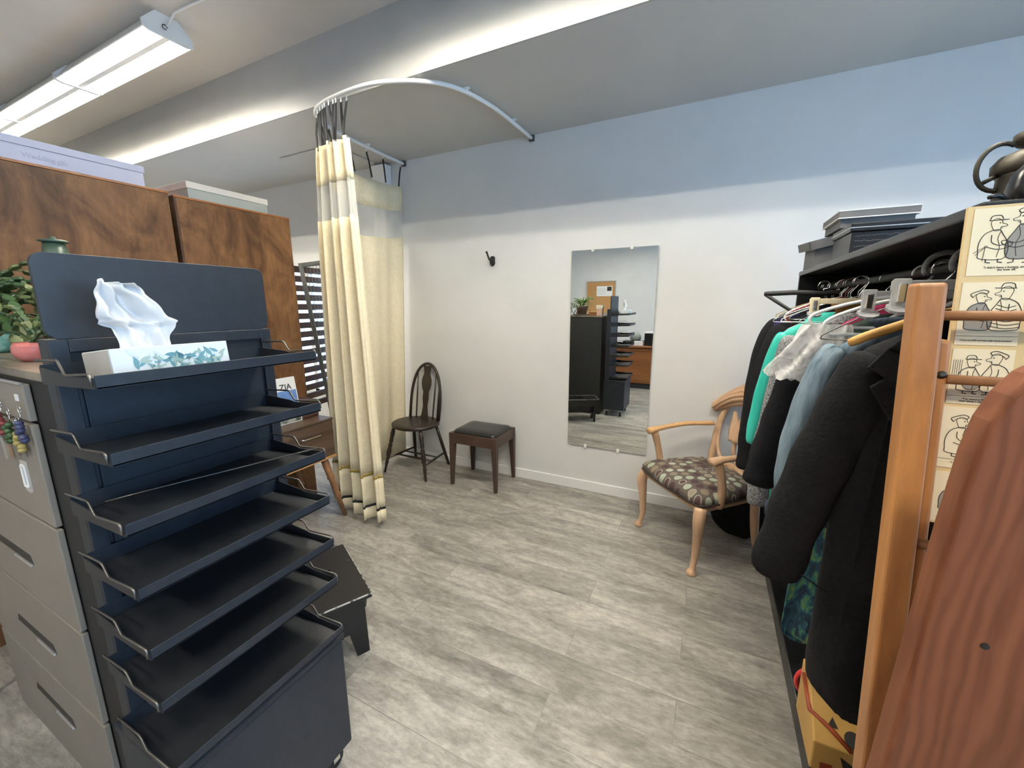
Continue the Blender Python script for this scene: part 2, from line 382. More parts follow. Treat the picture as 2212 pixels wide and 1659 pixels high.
def text(name, body, size, m, parent, M, depth=0.0003, align='CENTER'):
    cu = bpy.data.curves.new(name, 'FONT'); cu.body = body; cu.size = size; cu.align_x = align; cu.align_y = 'CENTER'; cu.extrude = depth; cu.offset = size*.012; cu.space_line = .85
    cu.materials.append(m)
    tmp = bpy.data.objects.new('tmp', cu); me = bpy.data.meshes.new_from_object(tmp); bpy.data.objects.remove(tmp)
    o = bpy.data.objects.new(name, me); COL.objects.link(o); o.parent = parent
    if not me.materials: me.materials.append(m)
    o.matrix_local = M; return o

# ------------------------------------------------------------------ room shell
YW, XL, XR, YF, ZC, ZS, YB = 3.05, -7.0, 2.6, -3.0, 3.14, 2.76, 2.02
struct(bx('floor', M_floor, (XL-.1, XR+.1, YF-.1, YW+.1, -.1, 0)))
struct(bx('ceiling', M_ceil, (XL-.1, XR+.1, YF-.1, YB, ZC, ZC+.1)))
struct(bx('ceiling_lower', M_soffit, (XL-.1, XR+.1, YB+.012, YW+.1, ZS, ZS+.1)))
struct(bx('trim_beam', M_beam, (XL-.1, XR+.1, YB, YB+.012, ZS, ZC+.1)))
WX0, WX1, WZ0, WZ1 = -4.45, -3.50, .55, 1.90
mb = MB().box(XL-.1, WX0, YW, YW+.1, 0, ZS).box(WX1, XR+.1, YW, YW+.1, 0, ZS).box(WX0, WX1, YW, YW+.1, 0, WZ0).box(WX0, WX1, YW, YW+.1, WZ1, ZS)
struct(mb.build('wall_back', M_wall))
struct(bx('wall_left', M_wall, (XL-.1, XL, YF, YW, 0, ZC)))
RY0, RY1, RZ0, RZ1 = -2.4, 1.7, .75, 2.55
mb = MB().box(XR, XR+.1, YF, RY0, 0, ZC).box(XR, XR+.1, RY1, YW, 0, ZC).box(XR, XR+.1, RY0, RY1, 0, RZ0).box(XR, XR+.1, RY0, RY1, RZ1, ZC)
struct(mb.build('wall_right', M_wall))
struct(bx('wall_front', M_wall, (XL-.1, XR+.1, YF-.1, YF, 0, ZC)))
struct(bx('baseboard_back', M_trim, (XL, XR, YW-.014, YW, 0, .085), bevel=.004))
struct(bx('baseboard_front', M_trim, (XL, XR, YF, YF+.014, 0, .085), bevel=.004))
wf = MB()
for x in (WX0, (WX0+WX1)/2, WX1): wf.box(x-.03, x+.03, YW+.01, YW+.06, WZ0, WZ1)
for z in (WZ0, WZ1): wf.box(WX0, WX1, YW+.01, YW+.06, z-.03, z+.03)
w1 = struct(wf.build('window_1', M_windowframe)); bx('pane', M_glass, (WX0, WX1, YW+.03, YW+.036, WZ0, WZ1), w1)
wf = MB()
for i in range(4):
    y = RY0+(RY1-RY0)*i/3; wf.box(XR+.02, XR+.08, y-.03, y+.03, RZ0, RZ1)
for z in (RZ0, RZ1): wf.box(XR+.02, XR+.08, RY0, RY1, z-.03, z+.03)
w2 = struct(wf.build('window_2', M_windowframe)); bx('pane', M_glass, (XR+.045, XR+.051, RY0, RY1, RZ0, RZ1), w2)

# ------------------------------------------------------------------ fluorescent fixtures (the room's lamps plus added fill fixtures)
def fixture(x0, x1, y, label, near_cap=True):
    z = ZC; hw = .12; c = thing('fluorescent_fixture', (x1, y, z), label, 'ceiling light', 'twin tube ceiling fixtures in a row')
    sec = [(-.05, z-.001), (-hw-.002, z-.107), (-hw+.003, z-.110), (-.058, z-.036), (-.016, z-.110), (.016, z-.110), (.058, z-.036), (hw-.003, z-.110), (hw+.002, z-.107), (.05, z-.001)]
    MB().prism([(y+u, v) for u, v in sec], 'x', x0+.012, x1-.012).build('reflector', M_reflector, c)
    for xa in (x0, x1-.012):
        MB().prism([(y-.055, z), (y-hw-.006, z-.075), (y-hw-.004, z-.110), (y-hw+.03, z-.120), (y+hw-.03, z-.120), (y+hw+.004, z-.110), (y+hw+.006, z-.075), (y+.055, z)], 'x', xa, xa+.012).build('end_cap', M_enamel, c)
    for s in (-1, 1):
        MB().tube([(x0+.02, y+s*.068, z-.077), (x1-.02, y+s*.068, z-.077)], .0165, 12).build('tube', M_tube, c, smooth=True)
        for xa in (x0+.013, x1-.029):
            MB().box(xa, xa+.016, y+s*.07-.014, y+s*.07+.014, z-.098, z-.05).build('socket', M_white, c)
    return c
FY = 1.52
fx1 = fixture(-4.145, -2.945, FY, 'white twin tube ceiling light whose bare end cap has a wire and hook')
fixture(-5.345, -4.15, FY, 'white twin tube ceiling light above the burl cabinets, second from the bare end cap')
fixture(-6.545, -5.35, FY, 'white twin tube ceiling light cut by the picture edge above the pale blue box')
fixture(-1.75, -.55, FY, 'white twin tube ceiling light before the beam, above the floor in front of the mirror')
fixture(-.1, 1.1, -.6, 'added twin tube fill light, out of view, over the pine headboard in front of the oak counter')  # invented fixture behind the camera, brightens the board, pine and coat fronts
fixture(-2.2, -1.0, -1.6, 'added twin tube fill light, out of view, over the end of the oak counter')  # invented unseen fixture, lifts the front wall reflected in the mirror
fixture(-.2, 1.0, FY, 'white twin tube ceiling light before the beam, above the clothes rack')
wire = MB().tube(smooth_pts([(-2.945, FY-.01, ZC-.055), (-2.91, FY-.012, ZC-.06), (-2.86, FY-.01, ZC-.03), (-2.8, FY, ZC-.012), (-2.3, FY+.03, ZC-.008), (-1.7, FY+.01, ZC-.01), (-1.26, FY, ZC-.05)]), .006, 6).build('power_wire', M_enamel, smooth=True)
tag(wire, 'thin grey wire running along the ceiling from the end of the light fixture', 'wire')
MB().tube(arc((-2.935, FY-.02, ZC-.07), .012, 0, 300, 10, 'x'), .003, 6).build('hook', M_wire, fx1, smooth=True)

# flush white ceiling box and wall duct in the left corner
c = bx('ceiling_panel', M_soffit, (-3.45, -2.80, 2.5, 2.95, ZS-.014, ZS-.001), bevel=.004); tag(c, 'shallow flush white box on the lower ceiling behind the curtain', 'ceiling panel')
c = bx('wall_duct', M_enamel, (-2.86, -2.70, 2.96, 3.045, 1.9, 2.74), bevel=.004); tag(c, 'white boxed duct on the wall behind the curtain straps', 'duct')

# ------------------------------------------------------------------ curtain track and curtain
RZ = 2.735
rail_pts = smooth_pts([(-1.318,3.035,RZ),(-1.325,2.8,RZ),(-1.349,2.463,RZ),(-1.434,2.178,RZ),(-1.595,2.027,RZ),(-1.833,1.941,RZ),(-2.146,1.949,RZ),(-2.362,2.004,RZ),(-2.478,2.12,RZ),(-2.525,2.3,RZ),(-2.545,2.55,RZ),(-2.55,2.8,RZ),(-2.55,3.035,RZ)], 6)
tr = thing('curtain_track', (-1.9, 1.94, RZ), 'bent white metal curtain track looping below the lower ceiling', 'curtain rail')
MB().tube(rail_pts, .0125, 10).build('rail', M_enamel, tr, smooth=True)
for x, y in ((-1.33,2.75),(-1.40,2.26),(-1.62,2.05),(-2.47,2.10),(-2.547,2.62)):
    MB().box(x-.008, x+.008, y-.008, y+.008, RZ+.008, ZS-.001).box(x-.02, x+.02, y-.014, y+.014, ZS-.006, ZS-.001).build('bracket', M_enamel, tr)
for x in (-1.318, -2.55): MB().box(x-.02, x+.02, 3.032, 3.049, RZ-.02, RZ+.02).build('wall_bracket', M_wire, tr)

def curtain_path(s):   # s 0..1 -> (x,y) centre line of cloth; first part bunched, second flat along the return arm
    pass
cur = thing('privacy_curtain', (-2.1, 1.95, 0.03), 'cream cubicle curtain gathered on a curved track with black straps and netting band', 'curtain')
PLE = 7
def bunch_xy(u, z):
    # u 0..1 along the gathered curtain, fanning out toward the hem
    k = (2.5-z)/2.45
    a = smooth_bunch[int(u*(len(smooth_bunch)-1))]
    cx, cy = -2.24, 2.02
    spread = 0.86+0.50*k**.8
    x = cx+(a[0]-cx)*spread+0.03*k; y = cy+(a[1]-cy)*(0.95+0.25*k)-.035*k
    ph = u*PLE*2*pi+0.5*sin(3.1*u*PLE)+0.45*k*sin(5*u)
    amp = (0.036+0.014*sin(11*u+1.3)+0.014*k)*(0.6+0.4*min(1, k*3+.3))
    tx, ty = a[2], a[3]
    x += -ty*amp*sin(ph)+tx*0.018*sin(2*ph); y += tx*amp*sin(ph)+ty*0.018*sin(2*ph)
    return x, y
base = [Vector((p[0], p[1], 0)) for p in smooth_pts([(-2.02,1.96,0),(-2.14,1.945,0),(-2.27,1.965,0),(-2.38,2.02,0),(-2.45,2.11,0),(-2.485,2.22,0)], 30)]
smooth_bunch = []
for i, p in enumerate(base):
    t = (base[min(i+1, len(base)-1)]-base[max(i-1, 0)]).normalized(); smooth_bunch.append((p.x, p.y, t.x, t.y))
NU = 148
def strip(z0, z1, nv, off=0.0):
    def fn(u, v):
        z = z0+(z1-z0)*v; x, y = bunch_xy(u, z)
        hz = 0.012*sin(u*PLE*2*pi*.5)*(1 if z < .5 else 0.6)
        return (x, y, z+hz)
    return MB().grid(fn, NU, nv)
ZH = 0.045
strip(2.265, 2.50, 4).build('header_band', M_cream, cur, smooth=True, thick=.003)
strip(2.05, 2.265, 4).build('netting_band', M_net, cur, smooth=True)
strip(.37, 2.05, 24).build('drape', M_cream, cur, smooth=True, thick=.003)
strip(.355, .37, 1).build('gold_braid', M_gold, cur, smooth=True, thick=.009)
strip(.145, .355, 4).build('lower_drape', M_cream, cur, smooth=True, thick=.003)
strip(.128, .145, 1).build('black_trim', M_tape, cur, smooth=True, thick=.006)
strip(ZH, .128, 2).build('hem', M_cream, cur, smooth=True, thick=.004)
def flat(z0, z1, nv):
    def fn(u, v):
        z = z0+(z1-z0)*v; y = 2.26+(3.01-2.26)*u; k = (2.5-z)/2.45
        x = -2.50-.06*u-k*(.13+.03*sin(pi*u))+(0.016*sin(u*13+.6)+0.008*sin(u*29))*(.5+.5*k)
        return (x, y, z+.05*u*(1 if z > 1.9 else 0)-.02*sin(pi*u)*(1 if z > 1.9 else 0))
    return MB().grid(fn, 40, nv)
flat(2.29, 2.49, 3).build('flat_header_band', M_cream, cur, smooth=True, thick=.003)
flat(2.06, 2.29, 3).build('flat_netting_band', M_net, cur, smooth=True)
flat(.06, 2.06, 12).build('flat_drape', M_cream, cur, smooth=True, thick=.003)
# straps: gathered and along the return arm
for i in range(17):
    u = (i+.3+.4*((i*7)%3)/2)/17; x, y = bunch_xy(u, 2.49); a = smooth_bunch[int(min(1, max(0, u*.94+.03))*(len(smooth_bunch)-1))]
    j = random.uniform(-.012, .012); px, py = a[0]+j*.4, a[1]-j*.2
    MB().tube([(px, py, RZ-.035), (px*.5+x*.5+j, py*.5+y*.5, 2.60), (x+j*.4, y, 2.485)], [.010,.011,.010], 6, sq=(1, .25)).build('strap', M_tape, cur)
    MB().tube([(px, py, RZ-.008), (px, py, RZ-.04)], .004, 6).build('glider', M_enamel, cur)
for y, dy in ((2.42,.02),(2.60,.02),(2.78,.02),(2.995,-.03)):
    xx = -2.548; u_ = (y+dy-2.26)/.75; xe = -2.50-.06*u_+.008*sin(u_*13+.6)
    MB().tube([(xx, y, RZ-.035), ((xx+xe)/2, y+dy*.5, 2.63), (xe, y+dy, 2.50+.03*u_)], .008, 6, sq=(1, .4)).build('strap', M_tape, cur)
    MB().tube([(xx, y, RZ-.008), (xx, y, RZ-.04)], .004, 6).build('glider', M_enamel, cur)

# ------------------------------------------------------------------ wall mirror and hook
mr = thing('wall_mirror', (-.671, 3.047, .385), 'tall frameless rectangular mirror clipped to the back wall', 'mirror')
TM = Matrix.Translation((-.671, 3.042, .385)) @ Matrix.Rotation(R(.22), 4, 'X')
MB().box(-.309, .309, -.004, 0, 0, 1.52, TM).build('mirror_glass', M_mirror, mr)
for x, z in ((-.50,1.52),(.18-.38+.07,1.52),(-.17-.0,0),(.1,0)):
    pass
for x, z in ((-.15,1.52),(.13,1.52),(-.16,0),(.10,0)):
    MB().box(x-.011, x+.011, -.010, .003, z-.015, z+.015, TM).build('clip', M_clip, mr, bevel=.003)
hk = thing('coat_hook', (-1.667, 3.045, 1.85), 'small black cast iron coat hook on the white wall', 'hook')
MB().prism([(-1.69,1.84),(-1.675,1.825),(-1.655,1.83),(-1.645,1.845),(-1.645,1.895),(-1.655,1.905),(-1.68,1.905),(-1.69,1.89)], 'y', 3.035, 3.048).build('back_plate', M_blackm, hk, bevel=.003)
MB().tube(smooth_pts([(-1.667,3.036,1.855),(-1.668,3.01,1.86),(-1.672,2.985,1.885),(-1.678,2.972,1.92),(-1.679,2.965,1.925)]), [.007]*16+[.008], 8).lathe([(.0,-.008),(.008,-.004),(.009,.003),(.0,.009)], (-1.679,2.965,1.93), 10).build('upper_prong', M_blackm, hk, smooth=True)
MB().tube(smooth_pts([(-1.662,3.036,1.85),(-1.66,3.0,1.838),(-1.655,2.985,1.85),(-1.653,2.982,1.865)]), .007, 8).build('lower_prong', M_blackm, hk, smooth=True)

# ------------------------------------------------------------------ windsor chair
wc = thing('windsor_chair', (-2.36, 2.80, 0), 'dark hoop-back Windsor chair with vase splat in the corner by the curtain', 'chair', rz=R(0))
def L(name, mb, m, p, **kw): return mb.build(name, m, p, world=False, **kw)
seat = []
for z, k in ((.425,.93),(.432,1.0),(.452,1.0),(.460,.95),(.456,.6)):
    seat.append([(.222*k*cos(t)*(1.0), .205*k*sin(t), z) for t in [2*pi*i/32 for i in range(32)]])
L('seat', MB().loft(seat), M_dkwood, wc, smooth=True)
hoop = []
for i in range(25):
    t = pi*i/24; u = cos(t); h = sin(t)**.72
    hoop.append((.185*u*(1-.10*(1-h)), .125+.03*0+ .09*h + (.0 if h > .2 else 0), .455+.515*h))
L('back_hoop', MB().tube(hoop, .0135, 8), M_dkwood, wc, smooth=True)
def by(z): return .125+.09*(z-.455)/.515
sp = [(.0,.05),(.06,.035),(.13,.026),(.2,.036),(.26,.032),(.285,.046),(.33,.058),(.37,.058),(.40,.050),(.425,.036),(.455,.034),(.49,.045),(.505,.05)]
sp = [(z+.452, wd*.92) for z, wd in sp]
q = [(wd, z) for z, wd in sp]+[(-wd, z) for z, wd in reversed(sp)]
TB = Matrix.Translation((0,.125,.455)) @ Matrix.Rotation(math.atan2(-.09,.515), 4, 'X') @ Matrix.Translation((0,-.125,-.455))
L('splat', MB().prism(q, 'y', .120, .130, TB), M_dkwood, wc, bevel=.002)
for x, xt, zt in ((.095,.105,.905),(-.095,-.105,.905),(.145,.15,.80),):
    L('spindle', MB().tube([(x, by(.455), .45), ((x+xt)/2, by(.68), .68), (xt, by(zt), zt)], [.006,.0075,.005], 8), M_dkwood, wc, smooth=True)
prof = [(.0,.010),(.14,.012),(.24,.017),(.28,.012),(.31,.017),(.33,.011),(.37,.019),(.46,.021),(.55,.015),(.60,.019),(.63,.012),(.68,.018),(.74,.016),(.85,.019),(1.0,.013)]
def turned(a, b):
    a = Vector(a); b = Vector(b); return MB().tube([a+(b-a)*t for t, r in prof], [r for t, r in prof], 10)
legs = {'a':((-.15,-.12,.43),(-.225,-.195,0)),'b':((.15,-.12,.43),(.245,-.195,0))}
for k in legs: L('leg', turned(legs[k][1], legs[k][0]), M_dkwood, wc, smooth=True)
bl = {'c':((-.13,.12,.43),(-.20,.215,0)),'d':((.13,.12,.43),(.20,.215,0))}
for k in bl: L('leg', MB().tube([bl[k][1], tuple((a+b)/2 for a, b in zip(*bl[k])), bl[k][0]], [.012,.016,.013], 10), M_dkwood, wc, smooth=True)
def at(l, z): a, b = Vector(l[0]), Vector(l[1]); return b+(a-b)*(z/.43)
for p, q_ in ((at(legs['a'],.13), at(bl['c'],.13)), (at(legs['b'],.13), at(bl['d'],.13))):
    L('stretcher', MB().tube([p, (p+q_)/2, q_], [.008,.011,.008], 8), M_dkwood, wc, smooth=True)
for f in (.35,.62):
    p = at(legs['a'],.13).lerp(at(bl['c'],.13), f); q_ = at(legs['b'],.13).lerp(at(bl['d'],.13), f)
    L('stretcher', MB().tube([p, (p+q_)/2, q_], [.007,.009,.007], 8), M_dkwood, wc, smooth=True)

# ------------------------------------------------------------------ vanity stool
st = thing('stool', (-1.675, 2.845, 0), 'square brown wooden stool with a black padded vinyl seat', 'stool', rz=R(1))
HX, HY = .222, .185
for sx in (-1, 1):
    for sy in (-1, 1):
        x, y = sx*HX, sy*HY
        def ring(z, k): return [(x, y, z), (x-sx*k, y, z), (x-sx*k, y-sy*k, z), (x, y-sy*k, z)]
        L('leg', MB().hexa(ring(0,.026)+ring(.36,.046)).hexa(ring(.36,.046)+ring(.462,.046)), M_stoolwood, st, bevel=.003)
for a in ((-HX+.046,HX-.046,-HY+.002,-HY+.024),(-HX+.046,HX-.046,HY-.024,HY-.002),(-HX+.002,-HX+.024,-HY+.046,HY-.046),(HX-.024,HX-.002,-HY+.046,HY-.046)):
    L('apron', MB().box(*a, .375, .458), M_stoolwood, st, bevel=.002)
cus = []
for z, k in ((.44,.0),(.468,.0),(.482,.012),(.489,.035),(.492,.09)):
    cus.append([(a, b, z) for a, b in roundrect(-HX+.02+k, HX-.02-k, -HY+.02+k, HY-.02-k, .035, 5)])
L('seat_cushion', MB().loft(cus), M_leather, st, smooth=True)

# ------------------------------------------------------------------ carved armchair
ac = thing('carved_armchair', (.03, 2.64, 0), 'blond carved tulip-back armchair with dotted brown upholstered seat', 'armchair', rz=R(-49))
FW, BW, FD, BD = .265, .21, -.235, .215
rail = [(-FW-.005,FD-.0),(FW+.005,FD-.0),(BW+.02,BD),(-BW-.02,BD)]
L('seat_frame', MB().prism(rail, 'z', .365, .41), M_blond, ac, bevel=.012)
def cushion(z, k, dz=0):
    c = [(-FW-.015,FD-.02),(FW+.015,FD-.02),(BW+.03,BD-.01),(-BW-.03,BD-.01)]; n = 12; out = []
    for i in range(4):
        a = Vector((*c[i],0)); b = Vector((*c[(i+1)%4],0))
        for j in range(n):
            p = a.lerp(b, j/n); e = sin(pi*j/n); p *= (k*(1+.035*e)); 
            r = 1-.06*(1-min(1, 6*min(j, n-j)/n)) ; p *= r
            out.append((p.x, p.y, z))
    return out
L('seat_cushion', MB().loft([cushion(.408,.99),cushion(.425,1.03),cushion(.445,1.03),cushion(.468,.985),cushion(.486,.86),cushion(.497,.62),cushion(.502,.3)]), M_dots, ac, smooth=True)
L('piping', MB().tube([Vector(p)*1 for p in cushion(.418,1.035)], .006, 6, closed=True), mat('brown_piping', (0.03,0.018,0.015), .7), ac, smooth=True)
for sx in (-1, 1):
    L('leg', MB().tube(smooth_pts([(sx*FW,FD+.01,.40),(sx*(FW+.012),FD-.005,.34),(sx*(FW+.004),FD+.002,.22),(sx*(FW-.004),FD+.004,.10),(sx*(FW+.0),FD-.006,.045),(sx*(FW+.004),FD-.016,.012),(sx*(FW+.004),FD-.016,0)], 3),
        [.034,.034,.034,.033,.031,.028,.025,.023,.021,.019,.017,.016,.016,.017,.022,.027,.028,.028,.024], 12), M_blond, ac, smooth=True)
    L('leg', MB().tube(smooth_pts([(sx*BW,BD-.01,.40),(sx*(BW+.002),BD,.25),(sx*(BW+.008),BD+.015,.1),(sx*(BW+.012),BD+.03,.03),(sx*(BW+.012),BD+.032,0)], 3), [.028,.027,.026,.025,.024,.022,.02,.018,.017,.017,.019,.022,.022], 10), M_blond, ac, smooth=True)
    ax = FW+.005
    L('arm_support', MB().tube(smooth_pts([(sx*(ax-.01),FD+.13,.39),(sx*(ax+.012),FD+.125,.48),(sx*(ax+.02),FD+.105,.58),(sx*(ax+.018),FD+.075,.665)], 4), [.026]*3+[.022]*6+[.024]*4, 10), M_blond, ac, smooth=True)
    L('armrest', MB().tube(smooth_pts([(sx*(ax+.018),FD+.03,.672),(sx*(ax+.02),FD+.09,.682),(sx*(ax+.03),FD+.2,.690),(sx*(ax+.01),FD+.32,.705),(sx*(BW-.0),BD+.03,.715)], 4), [.031,.032,.031,.029,.026,.024,.023]+[.021]*6+[.02]*4, 10, sq=(1,.72)), M_honey if sx < 0 else M_blond, ac, smooth=True)
# back: loop frame, carved crest, tulip splat, lower carved leaf
def bk(x, z): return (x, BD+.01+.16*(z-.42)/.58, z)
loopL = []
for sx in (-1, 1):
    pts = [bk(sx*BW*.86,.40),bk(sx*BW*.98,.52),bk(sx*BW*1.08,.66),bk(sx*BW*1.02,.78),bk(sx*BW*.80,.885),bk(sx*BW*.5,.93)]
    L('back_stile', MB().tube(smooth_pts(pts, 4), [.024]*5+[.021]*8+[.02]*8, 10), M_blond, ac, smooth=True)
    pts = [bk(sx*BW*1.04,.72),bk(sx*BW*.93,.60),bk(sx*BW*.62,.50),bk(sx*BW*.2,.462),bk(-sx*BW*.28,.475),bk(-sx*BW*.6,.50)]
    L('back_loop', MB().tube(smooth_pts(pts, 4), .013, 8), M_blond, ac, smooth=True)
def crest(u, v):
    x = (u-.5)*2
    zz = .815+.055*(1-x*x)+v*.135*(1-.42*x*x)-(.03*abs(x)**3)
    p = bk(x*BW*1.25, zz); ridge = .012*sin(v*30+2.2*x*x+abs(x)*4)*(.4+.6*sin(pi*min(1,max(0,v))))
    return (p[0], p[1]-.050*sin(pi*min(1,v*.9+.05))-.012+ridge, zz)
mb = MB().grid(crest, 48, 40)
L('carved_crest', mb, M_blond, ac, smooth=True, thick=.022)
def petal(cx, w_, z0, z1, lean, dy):
    mb_ = MB()
    def fn(u, v):
        wd = w_*sin(pi*min(1, .18+.82*v))**.8*(1-.25*v) if v < .98 else 0.002
        x = cx+lean*v+(u-.5)*2*wd; z = z0+(z1-z0)*v; p = bk(x, z)
        return (p[0], p[1]-dy-.018*cos((u-.5)*pi), z)
    return mb_.grid(fn, 8, 12)
tm = MB()
for a in (petal(-.055,.042,.625,.79,0,.0), petal(-.077,.036,.63,.815,-.035,.008), petal(-.033,.036,.63,.805,.035,.008)):
    tm.add(a.v, a.f)
L('tulip_splat', tm, M_blond, ac, smooth=True, thick=.010)
L('tulip_stem', MB().tube(smooth_pts([bk(-.055,.64),bk(-.045,.57),bk(-.01,.52),bk(.03,.475)], 4), [.013]*6+[.010]*7, 8), M_blond, ac, smooth=True)
def leaf2(u, v):
    x = (u-.5)*2; zz = .425+v*.075*(1-x*x*.8); p = bk(x*.15, zz)
    return (p[0], p[1]-.02-.012*sin(pi*v)+.006*sin(v*20+2*x*x), zz)
L('carved_lower_leaf', MB().grid(leaf2, 20, 12), M_blond, ac, smooth=True, thick=.018)

# ------------------------------------------------------------------ black display rack on castered base
dr = thing('display_rack', (-1.1, .53, 0), 'dark navy metal display rack with wire-sided shelves on a castered base', 'display rack')
Y0, Y1, XP = .308, .757, -1.17
MB().prism(roundrect(Y0, Y1, 1.437, 1.606, .022), 'x', XP-.012, XP).build('header_panel', M_rack, dr, bevel=.001)
mb = MB().box(XP-.05, XP-.006, Y0, Y1, .485, 1.437)
mb.box(XP-.006, XP+.004, Y0, Y0+.028, .485, 1.437).box(XP-.006, XP+.004, Y1-.028, Y1, .485, 1.437).box(XP-.006, XP+.004, Y0+.028, Y1-.028, 1.41, 1.437)
mb.box(XP-.006, XP+.001, Y0+.036, Y1-.036, .49, 1.335)
mb.build('back_panel', M_rack, dr, bevel=.0015)
XLIP, SY0, SY1 = -.93, .290, .719
levels = [1.386,1.246,1.109,.975,.842,.717]
for i, z in enumerate(levels+[.548]):
    last = i == len(levels)
    zf = z; hl = .021
    mb = MB()
    # sloping tray plate, rear upstand and front lip
    mb.hexa([(XP+.004,SY0,zf-.034),(XLIP,SY0,zf-.024),(XLIP,SY1,zf-.024),(XP+.004,SY1,zf-.034),(XP+.004,SY0,zf-.031),(XLIP,SY0,zf-.021),(XLIP,SY1,zf-.021),(XP+.004,SY1,zf-.031)])
    sh = mb.build('shelf', M_rackplate, dr)
    MB().box(XLIP-.003, XLIP, SY0, SY1, zf-.024, zf).build('front_lip', M_rack, sh, bevel=.0008)
    MB().box(XP+.003, XP+.006, SY0, SY1, zf-.034, zf+.004).build('rear_upstand', M_rack, sh)
    for y in (SY0, SY1):
        MB().prism([(XP+.004,zf-.034),(XLIP-.002,zf-.024),(XLIP-.002,zf-.004),(XP+.135,zf-.009),(XP+.12,zf-.006),(XP+.004,zf+.0)], 'y', y-.0012, y+.0012).build('side_plate', M_rackplate, sh)
        yy = y+(.004 if y > .5 else -.004)
        MB().tube([(XP+.003,yy,zf+.014),(XP+.105,yy,zf+.020),(XP+.112,yy,zf+.017),(XP+.128,yy,zf-.004),(XP+.135,yy,zf-.006),(XLIP-.012,yy,zf+.002),(XLIP-.006,yy,zf-.002),(XLIP-.006,yy,zf-.018)], .0024, 6).build('side_wire', M_wire, sh, smooth=True)
BX0, BX1, BY0, BY1 = -1.235, -.955, .297, .737
bs = MB().box(BX0, BX1, BY0, BY1, .09, .478).build('base_cabinet', M_rack, dr, bevel=.006, seg=3)
MB().box(BX0, BX1+.004, BY0-.004, BY1+.004, .480, .500).build('base_top', M_rack, bs, bevel=.005, seg=3)
for x in (BX0+.05, BX1-.05):
    for y in (BY0+.05, BY1-.04):
        cs = MB().tube([(x-.012,y,.031),(x+.012,y,.031)], .030, 14).build('caster', M_blackm, dr, smooth=False)
        MB().box(x-.018, x-.014, y-.012, y+.012, .03, .085).box(x+.014, x+.018, y-.012, y+.012, .03, .085).box(x-.018, x+.018, y-.015, y+.015, .08, .09).build('caster_fork', M_chrome, cs)
rod = MB().tube([(-1.13,.33,1.092),(-1.1,.42,1.095),(-.955,.715,1.113)], .0022, 6).build('metal_skewer', M_wire, smooth=True); tag(rod, 'thin shiny metal rod lying in the third shelf of the display rack', 'rod')

# tissue box
tb = thing('tissue_box', (-1.03, .43, 1.368), 'white leaf-patterned tissue box on the top shelf of the display rack', 'tissue box')
TX0, TX1, TY0, TY1, TZ0, TZ1 = -1.105, -.985, .335, .538, 1.3665, 1.424
bx('carton', M_boxwhite, (TX0, TX1, TY0, TY1, TZ0, TZ1), tb, bevel=.0012)
bx('carton_end', M_boxgrey, (TX0+.003, TX1-.003, TY0-.0012, TY0-.0002, TZ0+.002, TZ1-.002), tb)
random.seed(11)
def leafpoly(u, v, L_, W_, a):
    out = []
    for i in range(14):
        t = i/13; out.append((t, sin(pi*t)**.85*(1-.35*t)))
    pts = [(L_*t, W_*h) for t, h in out]+[(L_*t, -W_*h) for t, h in reversed(out[1:-1])]
    return [(u+x*cos(a)-y*sin(a), v+x*sin(a)+y*cos(a)) for x, y in pts]
def clipz(poly, lo, hi): return [(u, min(hi, max(lo, v))) for u, v in poly]
groups = {'t': MB(), 'g': MB(), 'p': MB()}
sprigs = [(.392,1.372,60),(.372,1.380,75),(.405,1.372,110),(.418,1.371,95),(.435,1.373,55),(.448,1.374,80),(.465,1.372,120),(.478,1.372,100),(.492,1.373,60),(.505,1.374,125),(.517,1.378,90),(.515,1.40,230),(.44,1.412,230),(.40,1.414,300),(.48,1.414,250)]
for (u, v, a0) in sprigs:
    for k in range(5):
        a = R(a0+(-1)**k*(24+10*k)); l = random.uniform(.016,.027); g = random.choice('ttggp')
        uu = u+.006*k*cos(R(a0)); vv = v+.006*k*sin(R(a0))
        pl = leafpoly(uu, vv, l, l*.19, a)
        if min(q[0] for q in pl) < TY0+.002 or max(q[0] for q in pl) > TY1-.002 or min(q[1] for q in pl) < TZ0+.001 or max(q[1] for q in pl) > TZ1-.001: continue
        groups[g].prism(pl, 'x', TX1+.0003, TX1+.0005+.00004*k)
for k, m_ in (('t', M_leafteal), ('g', M_leafgreen), ('p', M_leafpale)): groups[k].build('leaf_print', m_, tb)
TR_ = [(1.420,.373,.465),(1.447,.371,.467),(1.466,.366,.471),(1.475,.352,.476),(1.486,.349,.463),(1.51,.352,.449),(1.535,.355,.437),(1.553,.358,.426),(1.562,.364,.418)]
def tis(u, v):
    t = v*(len(TR_)-1); i = min(int(t), len(TR_)-2); f = t-i
    z, a, b = [TR_[i][k]+(TR_[i+1][k]-TR_[i][k])*f for k in range(3)]
    y = a+(b-a)*u+.0015*sin(v*31+u*7); z += .004*sin(u*6+1)*v-.010*(u-.4)**2*4*(v**3)
    x = -1.052+.016*sin(u*6.5+v*2.5)*(.35+.65*v)+.007*sin(u*17+v*11)+.008*sin(v*15+u*5)*v-.009*abs(sin(u*11+v*3))+.006*abs(sin(v*9-u*7))
    if abs(t-3.2) < .9: x += .010*(1-abs(t-3.2)/.9)
    return (x, y, z)
MB().grid(tis, 40, 48).build('tissue', M_tissue, tb, smooth=True, thick=.0008)
tb.rotation_euler = (0, R(-6), 0); tb.location.z -= .004

